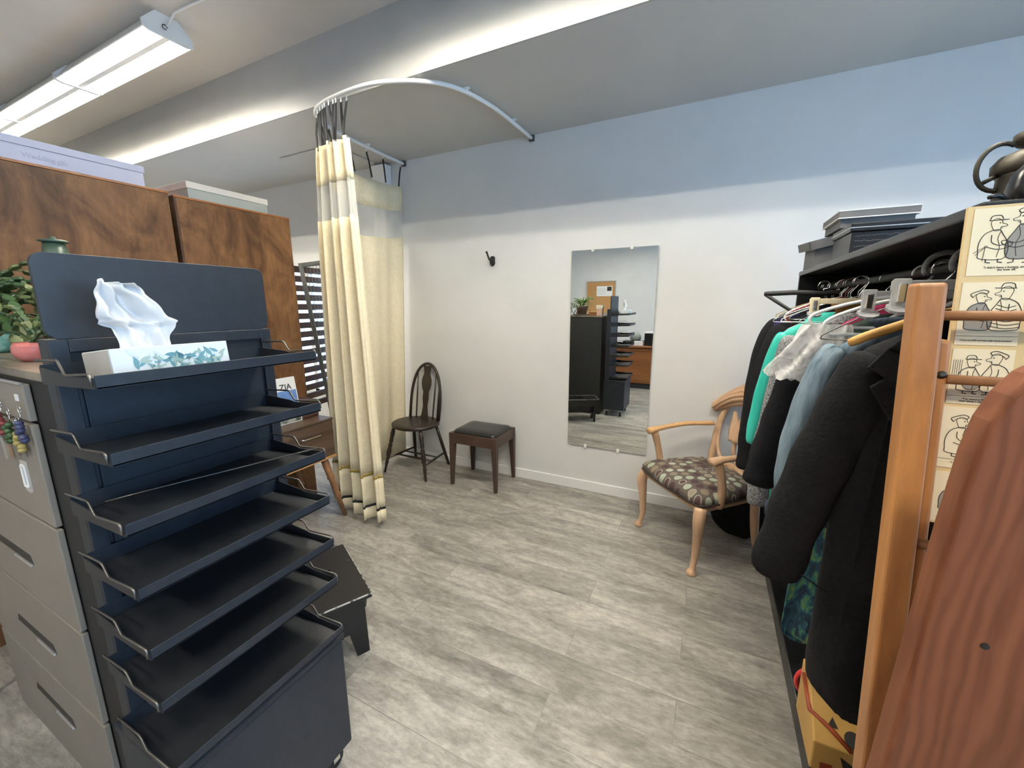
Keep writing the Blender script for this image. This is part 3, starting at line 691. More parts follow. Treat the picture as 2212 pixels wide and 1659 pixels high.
# ------------------------------------------------------------------ filing cabinet with things on it
fc = thing('filing_cabinet', (-1.78, .53, 0), 'beige five-drawer lateral filing cabinet with black sides left of the display rack', 'filing cabinet')
FX0, FX1, FY0, FY1, FZ = -2.29, -1.288, .335, .725, 1.335
bx('body', M_blackm, (FX0, FX1, FY0+.006, FY1, .0, FZ-.005), fc, bevel=.006)
bx('top', M_speckle, (FX0-.005, FX1+.002, FY0+.002, FY1+.005, FZ-.005, FZ+.018), fc, bevel=.004)
DX1 = -1.452
zs = [.06,.335,.637,.945,1.225,1.325]
for i in range(5):
    d = MB().box(FX0+.004, DX1, FY0-.010, FY0+.004, zs[i]+.004, zs[i+1]-.004).build('drawer', M_beige, fc, bevel=.003)
    if i < 3:
        zc = zs[i]+.145; xm = -1.86
        MB().prism([(xm-.16,zc-.014),(xm+.16,zc-.014),(xm+.145,zc+.014),(xm-.145,zc+.014)], 'y', FY0-.0106, FY0-.009).build('pull_recess', M_dark_notch, d)
        MB().box(xm+.02, xm+.155, FY0-.016, FY0-.010, zc-.020, zc-.012).build('pull_lip', M_alu, d, bevel=.002)
MB().box(FX0+.004, DX1, FY0-.008, FY0+.004, .0, .058).build('plinth', M_beige, fc)
MB().box(FX0+.01, DX1, FY0-.014, FY0-.009, 1.321, 1.326).build('chrome_strip', M_alu, fc)
MB().box(-1.507, -1.488, FY0-.0125, FY0-.0102, 1.278, 1.294).build('label_tag', M_white, fc)
stk = thing('clear_badge', (-1.565, FY0-.012, 1.03), 'small clear plastic badge stuck on the beige filing cabinet drawer', 'badge')
MB().prism(roundrect(-1.592, -1.545, 1.025, 1.112, .008), 'y', FY0-.0125, FY0-.0103).build('card', M_boxgrey, stk)
MB().tube([(a, FY0-.014, b) for a, b in roundrect(-1.582, -1.556, 1.04, 1.10, .004)], .0022, 6, closed=True).build('rim', M_white, stk)
# key rings and trinkets hanging on the front
random.seed(5)
kn = ['dark green bead','red bead','yellow tag','white paper tag','gold bead','purple ribbon','blue glass bead','amber tag','silver disc','clear white card']
TR = [(-1.345,1.215,'blue glass bead',KEYC[3]),(-1.375,1.185,'gold bead',KEYC[1]),(-1.40,1.175,'plum ribbon',KEYC[5]),(-1.43,1.20,'dark green bead',M_foliage),(-1.455,1.16,'amber paper tag',KEYC[4]),(-1.48,1.215,'red bead',KEYC[0]),(-1.50,1.15,'white paper tag',KEYC[2]),(-1.525,1.225,'yellow paper tag',KEYC[1]),(-1.55,1.17,'pale silver disc',M_alu)]
for i, (x, z, nm, mm) in enumerate(TR):
    x -= .13
    o = thing('keychain', (x, FY0-.02, z), '%s keychain in the bunch hanging on the beige filing cabinet front' % nm, 'keychain', 'keychains bunched on the filing cabinet')
    MB().tube(arc((x, FY0-.0165, z+.045), .010, 0, 340, 14, 'y'), .0014, 5).tube([(x, FY0-.0165, z+.036), (x, FY0-.018, z+.018)], .0012, 5).build('ring', M_chrome, o, smooth=True)
    if 'bead' in nm:
        mb = MB()
        for k in range(6): mb.lathe([(0,-.008),(.007,-.005),(.009,0),(.007,.005),(0,.008)], (x+random.uniform(-.012,.012), FY0-.021-.003*random.random(), z+.012-.012*k*.7), 8)
        mb.build('charm', mm, o, smooth=True)
    elif 'disc' in nm: MB().lathe([(.0,-.001),(.017,-.001),(.017,.001),(0,.001)], (x, FY0-.019, z), 16, Matrix.Rotation(R(90), 4, 'X')).build('charm', mm, o)
    else: MB().prism([(x-.010,z+.018),(x+.008,z+.02),(x+.013,z-.035),(x-.006,z-.042)], 'y', FY0-.0195-.0008*i, FY0-.019-.0008*i).build('charm', mm, o)
    if i == 0: pass
# cactus plant, pots and bottle on the cabinet
ZT = FZ+.018
def cactus(px, py, zb, n, reach, seed, pot):
    random.seed(seed); mb = MB(); mb2 = MB()
    for i in range(n):
        a = random.uniform(0, 2*pi); p = Vector((px, py, zb)); el = random.uniform(.75, 1.5); k = random.randint(7, 13)
        for j in range(k):
            d = Vector((cos(a)*cos(el), sin(a)*cos(el)*.55, sin(el))); l = reach/7*random.uniform(.85, 1.2); q = p+d*l
            sd = d.cross(Vector((0,0,1))); sd = sd.normalized() if sd.length > .01 else Vector((1,0,0)); wd = l*.29; nrm = sd.cross(d)*.004
            c = (p+q)/2
            pts = [p+sd*.003, p+sd*wd*.8+d*l*.3, c+sd*wd+d*l*.2, q+sd*.004, q-sd*.004, c-sd*wd+d*l*.2, p-sd*wd*.8+d*l*.3, p-sd*.003]
            t = (mb if random.random() < .6 else mb2); o = len(t.v)
            t.v += [tuple(v+nrm) for v in pts]+[tuple(v-nrm) for v in pts]
            t.f += [tuple(o+x for x in range(8)), tuple(o+8+x for x in range(7, -1, -1))]+[(o+x, o+(x+1)%8, o+8+(x+1)%8, o+8+x) for x in range(8)]
            p = q; el -= random.uniform(.06, .36); a += random.uniform(-.25, .25)
            if p.z < ZT+.02 or (p.x > px+.22 and p.z > 1.56) or p.x > px+.34: break
    mb.build('dark_stems', M_foliage, pot, kind='stuff'); mb2.build('olive_stems', M_foliage2, pot, kind='stuff')
cp = thing('cactus_plant', (-2.14, .44, ZT), 'arching green Christmas cactus in a turquoise woven pot on the filing cabinet', 'potted plant')
MB().lathe([(.045,ZT+.001),(.056,ZT+.02),(.060,ZT+.055),(.062,ZT+.060),(.056,ZT+.060),(.050,ZT+.052),(.0,ZT+.050)], (-2.14,.44,0), 24).build('pot', M_tealpot, cp, smooth=True)
MB().lathe([(.0,ZT+.047),(.050,ZT+.049),(.0,ZT+.053)], (-2.14,.44,0), 16).build('soil', M_soil, cp)
cactus(-2.14, .44, ZT+.05, 62, .30, 3, cp)
pk = thing('pink_planter', (-1.69, .42, ZT), 'pink glazed pot with a small sprig at the edge of the filing cabinet', 'potted plant')
MB().lathe([(.026,ZT+.001),(.038,ZT+.010),(.045,ZT+.026),(.044,ZT+.044),(.038,ZT+.053),(.034,ZT+.051),(.0,ZT+.045)], (-1.69,.42,0), 24).build('pot', M_pinkpot, pk, smooth=True)
MB().lathe([(.0,ZT+.042),(.035,ZT+.045),(.0,ZT+.050)], (-1.69,.42,0), 16).build('soil', M_soil, pk)
cactus(-1.69, .42, ZT+.046, 9, .16, 9, pk)
gb = thing('green_bottle', (-2.095, .62, ZT), 'dull green glass bottle with a flat cap behind the display rack header', 'bottle')
MB().lathe([(.050,ZT+.001),(.054,ZT+.02),(.054,ZT+.22),(.045,ZT+.28),(.034,ZT+.33),(.027,ZT+.372),(.0,ZT+.373)], (-2.095,.62,0), 24).build('bottle_body', M_greenglass, gb, smooth=True)
MB().lathe([(.028,ZT+.370),(.040,ZT+.373),(.034,ZT+.379),(.008,ZT+.383),(.007,ZT+.390),(0,ZT+.392)], (-2.095,.62,0), 24).build('cap', M_greenglass, gb, smooth=True)
sd_ = thing('spider_plant', (-1.60, .60, ZT), 'spider plant with arching striped leaves on the filing cabinet, seen in the mirror', 'potted plant')
MB().lathe([(.10,ZT+.001),(.115,ZT+.010),(.115,ZT+.016),(.05,ZT+.014),(0,ZT+.013)], (-1.60,.60,0), 24).build('saucer', M_terra, sd_, smooth=True)
MB().lathe([(.055,ZT+.014),(.08,ZT+.11),(.084,ZT+.125),(.074,ZT+.125),(.070,ZT+.11),(0,ZT+.108)], (-1.60,.60,0), 24).build('pot', M_terra, sd_, smooth=True)
random.seed(21); mb = MB()
for i in range(70):
    a = random.uniform(0, 2*pi); l = random.uniform(.16, .25); el = random.uniform(.5, 1.35); p = Vector((-1.60, .60, ZT+.115)); pts = [p.copy()]
    for j in range(6):
        p = p+Vector((cos(a)*cos(el), sin(a)*cos(el)*.5, sin(el)))*l/6; el -= .36*(.6+.25*j/2); pts.append(p.copy())
    mb.tube(pts, [.004,.007,.008,.008,.006,.004,.001], 4, sq=(1,.25))
mb.build('leaves', M_spider, sd_, smooth=True, kind='stuff')
wb = thing('small_wooden_box', (-1.425, .655, ZT), 'low open wooden box beside the spider plant on the filing cabinet, seen in the mirror', 'box')
bx('box_body', M_desk, (-1.48, -1.375, .62, .70, ZT+.001, ZT+.045), wb, bevel=.002); bx('box_lid', M_edgewood, (-1.483, -1.372, .617, .703, ZT+.045, ZT+.052), wb, bevel=.001)
pb = thing('card_carton', (-1.345, .66, ZT), 'small pale pink carton at the back corner of the filing cabinet, seen in the mirror', 'carton')
bx('carton_body', mat('pale_pink_card', (0.5,0.33,0.27), .6), (-1.372, -1.30, .63, .70, ZT+.001, ZT+.085), pb, bevel=.001); bx('carton_flap', mat('pale_card_flap', (0.55,0.45,0.38), .6), (-1.372, -1.30, .63, .70, ZT+.0855, ZT+.088), pb)
for k, (mm, nm) in enumerate(((M_photo_blue,'blue'),(M_cardpale,'white'),(KEYC[3],'navy'))):
    b = thing('booklet', (-1.335, .66, ZT+.089+.018*k), '%s booklet %s on the pale carton on the filing cabinet' % (nm, ('at the bottom of the stack','in the middle of the stack','on top of the stack')[k]), 'book', 'booklets stacked on the carton')
    z = ZT+.0885+.018*k; o = .006*(k % 2)
    bx('cover', mm, (-1.385+o, -1.296+o, .625, .70, z, z+.0165), b, bevel=.001); bx('pages', M_paper, (-1.383+o, -1.2955+o, .627, .7006, z+.003, z+.0135), b)
# grey metal stand at far left
ms = thing('metal_stand', (-2.62, .33, 0), 'grey steel folding stand leg at the left picture edge by the filing cabinet', 'stand')
MB().tube([(-2.42,.28,.005),(-2.44,.33,.32),(-2.46,.36,.62)], .009, 8).build('leg', M_gridgrey, ms, smooth=True)
MB().tube([(-2.42,.28,.005),(-2.68,.30,.005),(-2.70,.36,.62),(-2.46,.36,.62)], .009, 8).build('frame', M_gridgrey, ms, smooth=True)

# ------------------------------------------------------------------ black bench behind the rack
bn = thing('bench', (-1.46, 1.08, 0), 'worn black painted wooden bench with a hand hole behind the display rack', 'bench', rz=R(-27))
BL, BWd = .225, .125
bm_ = MB(); hole = [(-.045,-.022),(.045,-.022),(.045,.022),(-.045,.022)]
for a in ((-BL,-.045,-BWd,BWd),(.045,BL,-BWd,BWd),(-.045,.045,-BWd,-.022),(-.045,.045,.022,BWd)): bm_.box(*a, .285, .303)
M_bench = noisy('scuffed_black_paint', (0.009,0.009,0.010), (0.013,0.013,0.014), 20, 0.28)
f_ = noise(M_bench, coords(M_bench, (1,3,1)), 24, 6, 0.7, 1.0)
lk(M_bench, ramp(M_bench, f_, [(0.66,(0.010,0.010,0.011)),(0.72,(0.42,0.40,0.36))]), bsdf(M_bench).inputs['Base Color'])
L('top', bm_, M_bench, bn)
M_worn = noisy('worn_edge', (0.02,0.02,0.02), (0.45,0.43,0.40), 60, 0.5, lo=.38, hi=.5)
we = MB().tube([(BL,-BWd,.302),(BL,BWd,.302)], .0035, 6).tube([(-BL,-BWd,.302),(BL,-BWd,.302)], .0025, 6).tube([(-BL,BWd,.302),(BL,BWd,.302)], .0025, 6)
L('worn_edge', we, M_worn, bn)
for s in (-1, 1):
    L('leg', MB().prism([(-.10,.284),(-.108,.0),(-.055,.0),(-.03,.12),(.03,.12),(.055,.0),(.108,.0),(.10,.284)], 'x', s*(BL-.045)-.010, s*(BL-.045)+.010), M_black, bn)
    L('apron', MB().prism([(-BL+.02,.284),(-BL+.05,.21),(BL-.05,.21),(BL-.02,.284)], 'y', s*(BWd-.022)-.008, s*(BWd-.022)+.008), M_black, bn)
L('stretcher', MB().box(-BL+.05, BL-.05, -.009, .009, .10, .13), M_black, bn)

# ------------------------------------------------------------------ burl cabinets with boxes
def cabinet(y0, y1, zt, label):
    c = thing('tall_cabinet', (-3.05, (y0+y1)/2, 0), label, 'cabinet', 'tall burl veneer cabinets')
    bx('carcass', M_burl, (-3.30, -2.75, y0, y1, 0, zt-.012), c, bevel=.003)
    bx('top_edge', M_desk, (-3.30, -2.748, y0-.001, y1+.001, zt-.012, zt), c, bevel=.002)
    bx('side_edge', M_slat, (-2.7525, -2.7485, y0, y0+.012, .02, zt-.013), c)
    return c
cabinet(.22, 1.300, 2.127, 'tall burl veneer cabinet under the pale blue box')
cabinet(1.322, 2.02, 2.118, 'tall burl veneer cabinet under the grey box, beside the curtain')
bb = thing('archive_box', (-3.0, .7, 2.127), 'long pale blue cardboard box on top of the nearer burl cabinet', 'box')
bx('box_body', M_lilac, (-3.25, -2.80, .2, 1.222, 2.128, 2.205), bb); bx('lid', M_lilac, (-3.255, -2.795, .195, 1.228, 2.205, 2.238), bb, bevel=.002)
fm = Matrix.Translation((-2.7985-bb.location.x, .86-bb.location.y, 2.168-bb.location.z)) @ Matrix.Rotation(R(90), 4, 'Z') @ Matrix.Rotation(R(90), 4, 'X')
text('faint_lettering', 'Wedding gift', .028, mat('faint_print', (0.36,0.385,0.51), .6), bb, fm)
gx = thing('grey_box', (-3.0, 1.66, 2.118), 'flat grey cardboard box with pale lid on the cabinet beside the curtain', 'box')
bx('box_body', M_greybox, (-3.22, -2.81, 1.43, 1.905, 2.119, 2.185), gx); bx('lid', M_greylid, (-3.225, -2.805, 1.424, 1.911, 2.185, 2.222), gx, bevel=.002)

# console table with printed card
ct = thing('console_table', (-2.5, 1.55, 0), 'low dark wooden console with turned splayed legs and pale lower edge behind the rack', 'table')
CX0, CX1, CY0, CY1 = -2.72, -2.30, 1.25, 1.86
M_console = wood('worn_brown_wood', (0.05,0.030,0.02), (0.13,0.085,0.058), 'y', 3, .35)
bx('case', M_console, (CX0, CX1, CY0, CY1, .482, .735), ct, bevel=.003)
bx('edge_band', M_edgewood, (CX0, CX1+.004, CY0, CY1+.004, .466, .482), ct)
bx('top', M_console, (CX0, CX1+.006, CY0-.006, CY1+.006, .735, .748), ct, bevel=.003)
for x, sx in ((CX0+.05,-1),(CX1-.05,1)):
    for y, sy in ((CY0+.06,-1),(CY1-.06,1)):
        a = Vector((x, y, .466)); b = Vector((x+sx*.06, y+sy*.09, 0))
        pr = [(0,.024),(.12,.026),(.3,.022),(.33,.028),(.36,.020),(.6,.021),(.64,.025),(.67,.018),(1,.012)]
        MB().tube([a.lerp(b, t) for t, r in pr], [r for t, r in pr], 10).build('leg', M_dowel, ct, smooth=True)
MB().tube([(CX1+.008,1.60,.66),(CX1+.02,1.62,.655),(CX1+.02,1.74,.655),(CX1+.008,1.76,.66)], .005, 6).build('handle', M_chrome, ct, smooth=True)
cd_ = thing('printed_box', (-2.43, 1.60, .748), 'white box with blue landscape picture and the letters ZIA on the console', 'box')
PM = Matrix.Translation((-2.42, 1.62, .749)) @ Matrix.Rotation(R(-8), 4, 'Y')
MB().box(-.03, 0, -.115, .105, 0, .30, PM).build('box_body', M_white, cd_, bevel=.002)
MB().box(0.0003, .0012, -.108, .098, .085, .215, PM).build('blue_photo', M_photo_blue, cd_)
MB().box(0.0003, .0012, -.108, .098, .006, .085, PM).build('landscape_photo', M_photo, cd_)
text('lettering', 'ZIA', .052, M_ink, cd_, Matrix.Translation((-cd_.location.x, -cd_.location.y, -cd_.location.z)) @ PM @ Matrix.Translation((.0008, .03, .238)) @ Matrix.Rotation(R(90), 4, 'Z') @ Matrix.Rotation(R(90), 4, 'X'))

dc = thing('small_drawer_chest', (-2.54, 1.78, .748), 'small dark wooden drawer box with metal pulls standing on the console beside the curtain', 'drawer box')
bx('chest_body', M_slat, (-2.66, -2.43, 1.70, 1.86, .749, .865), dc, bevel=.003)
bx('drawer', M_slat, (-2.431, -2.424, 1.708, 1.852, .757, .857), dc, bevel=.002)
MB().tube([(-2.424,1.735,.815),(-2.412,1.74,.811),(-2.412,1.80,.811),(-2.424,1.805,.815)], .004, 6).build('pull', M_chrome, dc, smooth=True)
# slatted screen and leaning grid frame in front of the bright window
sl = thing('slatted_screen', (-3.59, 2.83, 0), 'dark brown slatted wooden screen in front of the bright window', 'screen')
SM = Matrix.Translation((-3.56, 2.60, 0)) @ Matrix.Rotation(R(11.6), 4, 'Z')
for i in range(16):
    z = .50+.088*i
    MB().box(-.012, .012, .0, .43, z, z+.058, SM).build('slat', M_slat, sl, bevel=.003)
for y in (-.022, .43): MB().box(-.016, .016, y, y+.022, 0, 1.90, SM).build('post', M_slat, sl, bevel=.002)
gf = thing('grid_frame', (-3.0, 2.4, 0), 'grey frame with wire grid leaning beside the curtain', 'frame')
GM = Matrix.Translation((-2.815, 2.30, .325)) @ Matrix.Rotation(R(-9.7), 4, 'Y') @ Matrix.Rotation(R(35), 4, 'Z')
def gbox(*a): return MB().box(*a, GM)
GW, GH = .24, 1.545
for a in ((0,.03,-.012,.012,0,GH),(GW-.03,GW,-.012,.012,0,GH)): gbox(*a).build('stile', M_gridgrey, gf, bevel=.003)
for a in ((.03,GW-.03,-.012,.012,GH-.035,GH),(.03,GW-.03,-.012,.012,0,.035)): gbox(*a).build('rail', M_gridgrey, gf, bevel=.003)
mb = MB()
for i in range(1, 7): mb.tube([GM @ Vector((.03+(GW-.06)*i/7,0,.03)), GM @ Vector((.03+(GW-.06)*i/7,0,GH-.03))], .0022, 5)
for i in range(1, 16): mb.tube([GM @ Vector((.03,0,GH*i/16)), GM @ Vector((GW-.03,0,GH*i/16))], .0022, 5)
mb.build('wire_grid', M_gridgrey, gf)
MB().box(0, .03, -.012, .012, -.32, 0, GM).box(GW-.03, GW, -.012, .012, -.32, 0, GM).build('foot', M_gridgrey, gf)

# ------------------------------------------------------------------ clothes rack (open wardrobe)
WXF, WXB, WY0, WY1, WZT = .39, .76, .985, 2.58, 1.668
wd_ = thing('open_wardrobe', (.57, 1.81, 0), 'black open wardrobe shelf full of hanging clothes along the right side', 'wardrobe')
MB().box(WXF, WXB, WY0, WY1, WZT-.022, WZT).build('top_shelf', M_black, wd_, bevel=.004)
bx('end_panel', M_black, (WXF+.002, WXB, WY1-.022, WY1, 0, WZT-.022), wd_, bevel=.002)
bx('end_panel', M_black, (WXF+.002, WXB, WY0, WY0+.022, 0, WZT-.022), wd_, bevel=.002)
bx('back_panel', M_black, (WXB-.02, WXB, WY0+.022, WY1-.022, .0, WZT-.022), wd_)
bx('base_board', M_black, (WXF, WXB-.02, WY0+.022, WY1-.022, .0, .085), wd_, bevel=.006)
RX, RZd = .50, 1.585
MB().tube([(RX, WY0+.022, RZd), (RX, WY1-.022, RZd)], .0125, 12).build('hanging_rod', M_blackm, wd_, smooth=True)
for y in (WY0+.022, WY1-.030): MB().lathe([(.0,0),(.026,0),(.026,.008),(0,.008)], (RX, y+.008, RZd), 16, Matrix.Rotation(R(90), 4, 'X')).build('rod_socket', M_chrome, wd_)

def hook_pts(y, r=.022, top=RZd+.012, x=RX):
    c = (x, y, RZd+.0135-.0+ .0); 
    return [(x-.012, y, RZd-.002)]+[(x+r*cos(R(a)), y, RZd-.006+r*sin(R(a))) for a in range(180, -60, -24)]+[(x, y, RZd-.052)]
def hanger(y, kind, m_, label, cat='hanger', x=RX, zs=None, hw=.215, drop=.085, tilt=0, group='clothes hangers on the rod', flat=True):
    zs = zs or RZd-.05
    h = thing('clothes_hanger', (x, y, zs), label, cat, group, rz=tilt)
    def Q(px, pz): return (px, 0, pz)
    hr = {'wire':.0017,'plastic':.0028,'wood':.0022,'clip':.0025}[kind]
    hp = [(-.020, 0, .034)]+[(.021*cos(R(a)), 0, RZd-zs-.004+.021*sin(R(a))) for a in range(190, -50, -20)]+[(0, 0, .012), (0, 0, -.01)]
    mb_ = MB().tube(hp[1:], hr, 8); L('hook', mb_, M_chrome if kind != 'plastic' else m_, h, smooth=True)
    if kind == 'wire':
        L('wire_frame', MB().tube(smooth_pts([(0,0,-.005),(-hw*.5,0,-drop*.45),(-hw*.92,0,-drop*.93),(-hw,0,-drop-.008),(-hw*.9,0,-drop-.014),(0,0,-drop-.014),(hw*.9,0,-drop-.014),(hw,0,-drop-.008),(hw*.92,0,-drop*.93),(hw*.5,0,-drop*.45),(0,0,-.005)], 3), .0017, 6), m_, h, smooth=True)
    elif kind == 'plastic':
        L('shoulder_loop', MB().tube(smooth_pts([(0,0,-.005),(-hw*.5,0,-drop*.35),(-hw*.88,0,-drop*.75),(-hw,0,-drop-.004),(-hw*.93,0,-drop-.028),(-hw*.8,0,-drop-.03),(0,0,-drop-.03),(hw*.8,0,-drop-.03),(hw*.93,0,-drop-.028),(hw,0,-drop-.004),(hw*.88,0,-drop*.75),(hw*.5,0,-drop*.35),(0,0,-.005)], 3), .0048, 8), m_, h, smooth=True)
    elif kind == 'wood':
        L('shoulder_bar', MB().tube(smooth_pts([(-hw,0,-drop),(-hw*.8,0,-drop*.72),(-hw*.4,0,-drop*.28),(0,0,-.006),(hw*.4,0,-drop*.28),(hw*.8,0,-drop*.72),(hw,0,-drop)], 4), [.007]+[.009]*23+[.007], 8, sq=(.8,1.2)), m_, h, smooth=True)
    elif kind == 'clip':
        L('bar', MB().box(-hw*.85, hw*.85, -.003, .003, -.022, -.002), m_, h, bevel=.002)
        for s in (-1, 1):
            cl = L('clip', MB().box(s*hw*.75-.014, s*hw*.75+.014, -.006, .006, -.058, .002), m_, h, bevel=.003)
            o = MB().box(s*hw*.75-.007, s*hw*.75+.007, -.010, .010, -.046, -.008).build('clip_spring', M_chrome, cl, world=False, bevel=.002)
            o2 = MB().lathe([(0,-.004),(.023,-.003),(.023,.003),(0,.004)], (s*hw*.75, -.008, -.058), 10, Matrix.Rotation(R(25), 4, 'X')).build('clip_pad', M_greycloth, cl, world=False)
    return h

def garment(name, y, m_, label, cat, length, hw=.21, dy=.040, cx=.50, zs=1.49, sleeve=None, slr=.05, flare=1.1, seed=1, neck=.07, collar=None, fold=.16, shift=0, drop=.085, slm=None, nfold=7):
    random.seed(seed); ph = random.uniform(0, 6)
    g = thing(name, (cx, y, zs-length), label, cat, 'garments on the clothes rod')
    lv = [(0,neck,.55),(.018,neck*1.15,.65),(drop*.45,hw*.62,.8),(drop*.85,hw*.96,.9),(drop*1.1,hw*1.02,1.0),(.20,hw*.99,1.05)]
    n = 7
    for i in range(1, n+1):
        t = i/n; lv.append((.20+(length-.20)*t, hw*(.99+(flare-1)*t), 1.05+.25*t))
    rings = []
    for d, wx, wy in lv:
        k = d/length; ring = []
        for j in range(40):
            t = 2*pi*j/40; c, s_ = cos(t), sin(t)
            rx_ = math.copysign(abs(c)**.8, c); ry = math.copysign(abs(s_)**.8, s_)
            f = 1+fold*min(1, d/.3)*sin(nfold*t+ph+2*k)*(.4+k)
            ring.append((cx+shift*k+wx*rx_*(1+.03*sin(5*t+ph)*k), y+dy*wy*ry*f+.012*k*sin(3*t+ph), zs-d-.006*sin(4*t+ph)*k))
        rings.append(ring)
    MB().loft(list(reversed(rings))).build('body', m_, g, smooth=True, sub=1)
    if sleeve:
        for sx, pts in ((-1, sleeve),):
            P_ = smooth_pts([(cx+a, y+b, zs-c) for a, b, c in pts], 4); N = len(P_)
            rs = [slr*(1.0+.12*sin(i*1.9+ph)*(i/N))*(1.05-.18*i/N) for i in range(N)]; rs[0] *= .7
            MB().tube(P_, rs, 14, sq=(1,.62)).build('sleeve', slm or m_, g, smooth=True, sub=1)
        P_ = smooth_pts([(cx-a, y+b, zs-c) for a, b, c in sleeve], 4); P_ = [Vector((min(p.x, WXB-.075), p.y, p.z)) for p in P_]
        MB().tube(P_, slr*.9, 12, sq=(1,.6)).build('sleeve', slm or m_, g, smooth=True)
    return g
# near black wool coat on a wooden hanger
hanger(1.185, 'wood', mat('orange_hanger_wood', (0.62,0.33,0.09), .35), 'orange wooden hanger inside the near black wool coat', hw=.232, drop=.088, x=.525, zs=1.500)
G = garment('wool_coat', 1.135, M_coat, 'long black wool coat with wide lapels nearest the wooden drying rack', 'coat', 1.015, hw=.225, dy=.055, cx=.522, zs=1.49, sleeve=[(-.175,-.005,.10),(-.215,-.012,.20),(-.265,-.014,.36),(-.30,-.012,.52),(-.325,-.005,.685)], slr=.066, flare=1.0, seed=2, fold=.08, drop=.10, nfold=5)
lap = MB().prism([(.355,1.46),(.298,1.372),(.33,1.352),(.308,1.332),(.45,1.10),(.53,1.28)], 'y', 1.056, 1.066)
lap.build('lapel', M_coat, G, bevel=.003)
MB().prism([(.385,1.49),(.325,1.415),(.39,1.385),(.55,1.41),(.60,1.50)], 'y', 1.050, 1.060).build('collar', M_coat, G, bevel=.003)
MB().tube(smooth_pts([(.36,1.074,1.40),(.345,1.068,1.2),(.335,1.066,1.0),(.33,1.066,.75)], 4), .0012, 6).build('front_seam', M_coat, G, smooth=True)
MB().tube([(.285-.065,1.125,.855),(.285+.01,1.075,.835),(.285+.06,1.125,.82)], .002, 6).build('cuff_seam', M_black_cloth, G, smooth=True)
# dark indigo jeans stack and denim shirt
garment('folded_jeans', 1.255, M_dkdenim, 'dark indigo jeans hanging between the black coat and the pale denim shirt', 'trousers', .70, hw=.185, dy=.018, cx=.50, zs=1.475, flare=.85, seed=3, neck=.15)
G = garment('denim_shirt', 1.335, M_denim, 'pale blue denim shirt with turned cuff beside the black coat', 'shirt', .60, hw=.20, dy=.028, cx=.50, zs=1.47, sleeve=[(-.19,-.0,.075),(-.225,-.004,.15),(-.255,-.006,.28),(-.27,-.004,.42),(-.262,0,.56)], slr=.046, seed=4)
MB().tube([(.238,1.335,.925),(.240,1.335,.885)], .048, 14, sq=(1,.66)).build('cuff', M_dkdenim, G, smooth=True)
# clear plastic cover
G = thing('plastic_garment_cover', (.30, 1.42, 1.2), 'crumpled clear plastic cover over white hangers beside the denim shirt', 'plastic cover')
def pf(u, v):
    a = 2*pi*u; wv = .055+.045*v; return (.30-.035*v+wv*cos(a)*(1+.12*sin(5*a+6*v)), 1.43+.028*sin(a)*(1+.35*sin(7*a+4*v)), 1.445-.17*v-.02*cos(a)*v+.008*sin(9*a)*v)
MB().grid(pf, 40, 14).build('film', M_film, G, smooth=True)
hanger(1.40, 'plastic', M_white, 'white plastic tubular hanger closest to the denim shirt', x=.51, hw=.225, drop=.085)
hanger(1.48, 'plastic', M_white, 'white plastic tubular hanger above the clear plastic cover', x=.50, hw=.235, drop=.07)
garment('green_jacket', 1.57, M_green_cloth, 'dark green nylon jacket with long sleeve reaching the armchair', 'jacket', .80, hw=.20, dy=.034, cx=.50, zs=1.475, sleeve=[(-.185,0,.085),(-.22,-.004,.18),(-.255,-.004,.32),(-.285,0,.47),(-.305,.005,.605)], slr=.058, seed=5, fold=.12, slm=M_black_cloth)
garment('pink_blouse', 1.645, M_pink, 'bright pink blouse hanging under the white hangers', 'blouse', .55, hw=.17, dy=.010, cx=.53, zs=1.505, seed=12)
garment('black_sweatshirt', 1.70, M_black_cloth, 'black sweatshirt between the green jacket and the grey knit', 'sweatshirt', .84, hw=.20, dy=.020, cx=.50, zs=1.47, sleeve=[(-.18,0,.085),(-.21,0,.2),(-.235,0,.4),(-.24,0,.55)], slr=.04, seed=6)
garment('grey_cardigan', 1.80, M_heather, 'speckled grey knitted cardigan beside the teal satin dress', 'cardigan', .80, hw=.20, dy=.032, cx=.48, zs=1.475, sleeve=[(-.19,0,.085),(-.21,0,.2),(-.235,0,.42),(-.252,0,.60),(-.25,-.01,.78)], slr=.046, seed=7)
garment('teal_dress', 1.945, M_teal, 'shiny teal satin dress in the middle of the clothes rod', 'dress', .85, hw=.215, dy=.032, cx=.475, zs=1.475, flare=1.18, seed=8, neck=.12, sleeve=[(-.20,0,.08),(-.235,0,.22),(-.262,0,.40),(-.272,0,.57)], slr=.032)
garment('white_blouse', 2.02, M_greylid, 'off-white blouse edge between the teal dress and the black coats', 'blouse', .60, hw=.20, dy=.012, cx=.475, zs=1.475, seed=9)
hanger(1.90, 'wire', M_enamel, 'white wire hanger holding the teal satin dress', x=.475, hw=.225, drop=.085)
hanger(1.99, 'wire', M_chrome, 'bare steel wire hanger just behind the teal satin dress', x=.475, hw=.24, drop=.09)
hanger(1.72, 'wire', M_chrome, 'steel wire hanger of the black sweatshirt', x=.50, hw=.22, drop=.085)
hanger(1.31, 'wire', M_wire, 'dark wire hanger sticking out beside the denim shirt', x=.48, hw=.215, drop=.11)
garment('black_overcoat', 2.12, M_black_cloth, 'long black overcoat hanging next to the teal dress', 'coat', .92, hw=.205, dy=.040, cx=.475, zs=1.50, sleeve=[(-.17,0,.09),(-.21,0,.2),(-.245,0,.4),(-.26,0,.6),(-.262,0,.78)], slr=.056, seed=10)
garment('purple_lined_coat', 2.228, M_purple, 'dark purple top between the black coats', 'top', .5, hw=.215, dy=.016, cx=.475, zs=1.505, seed=13)
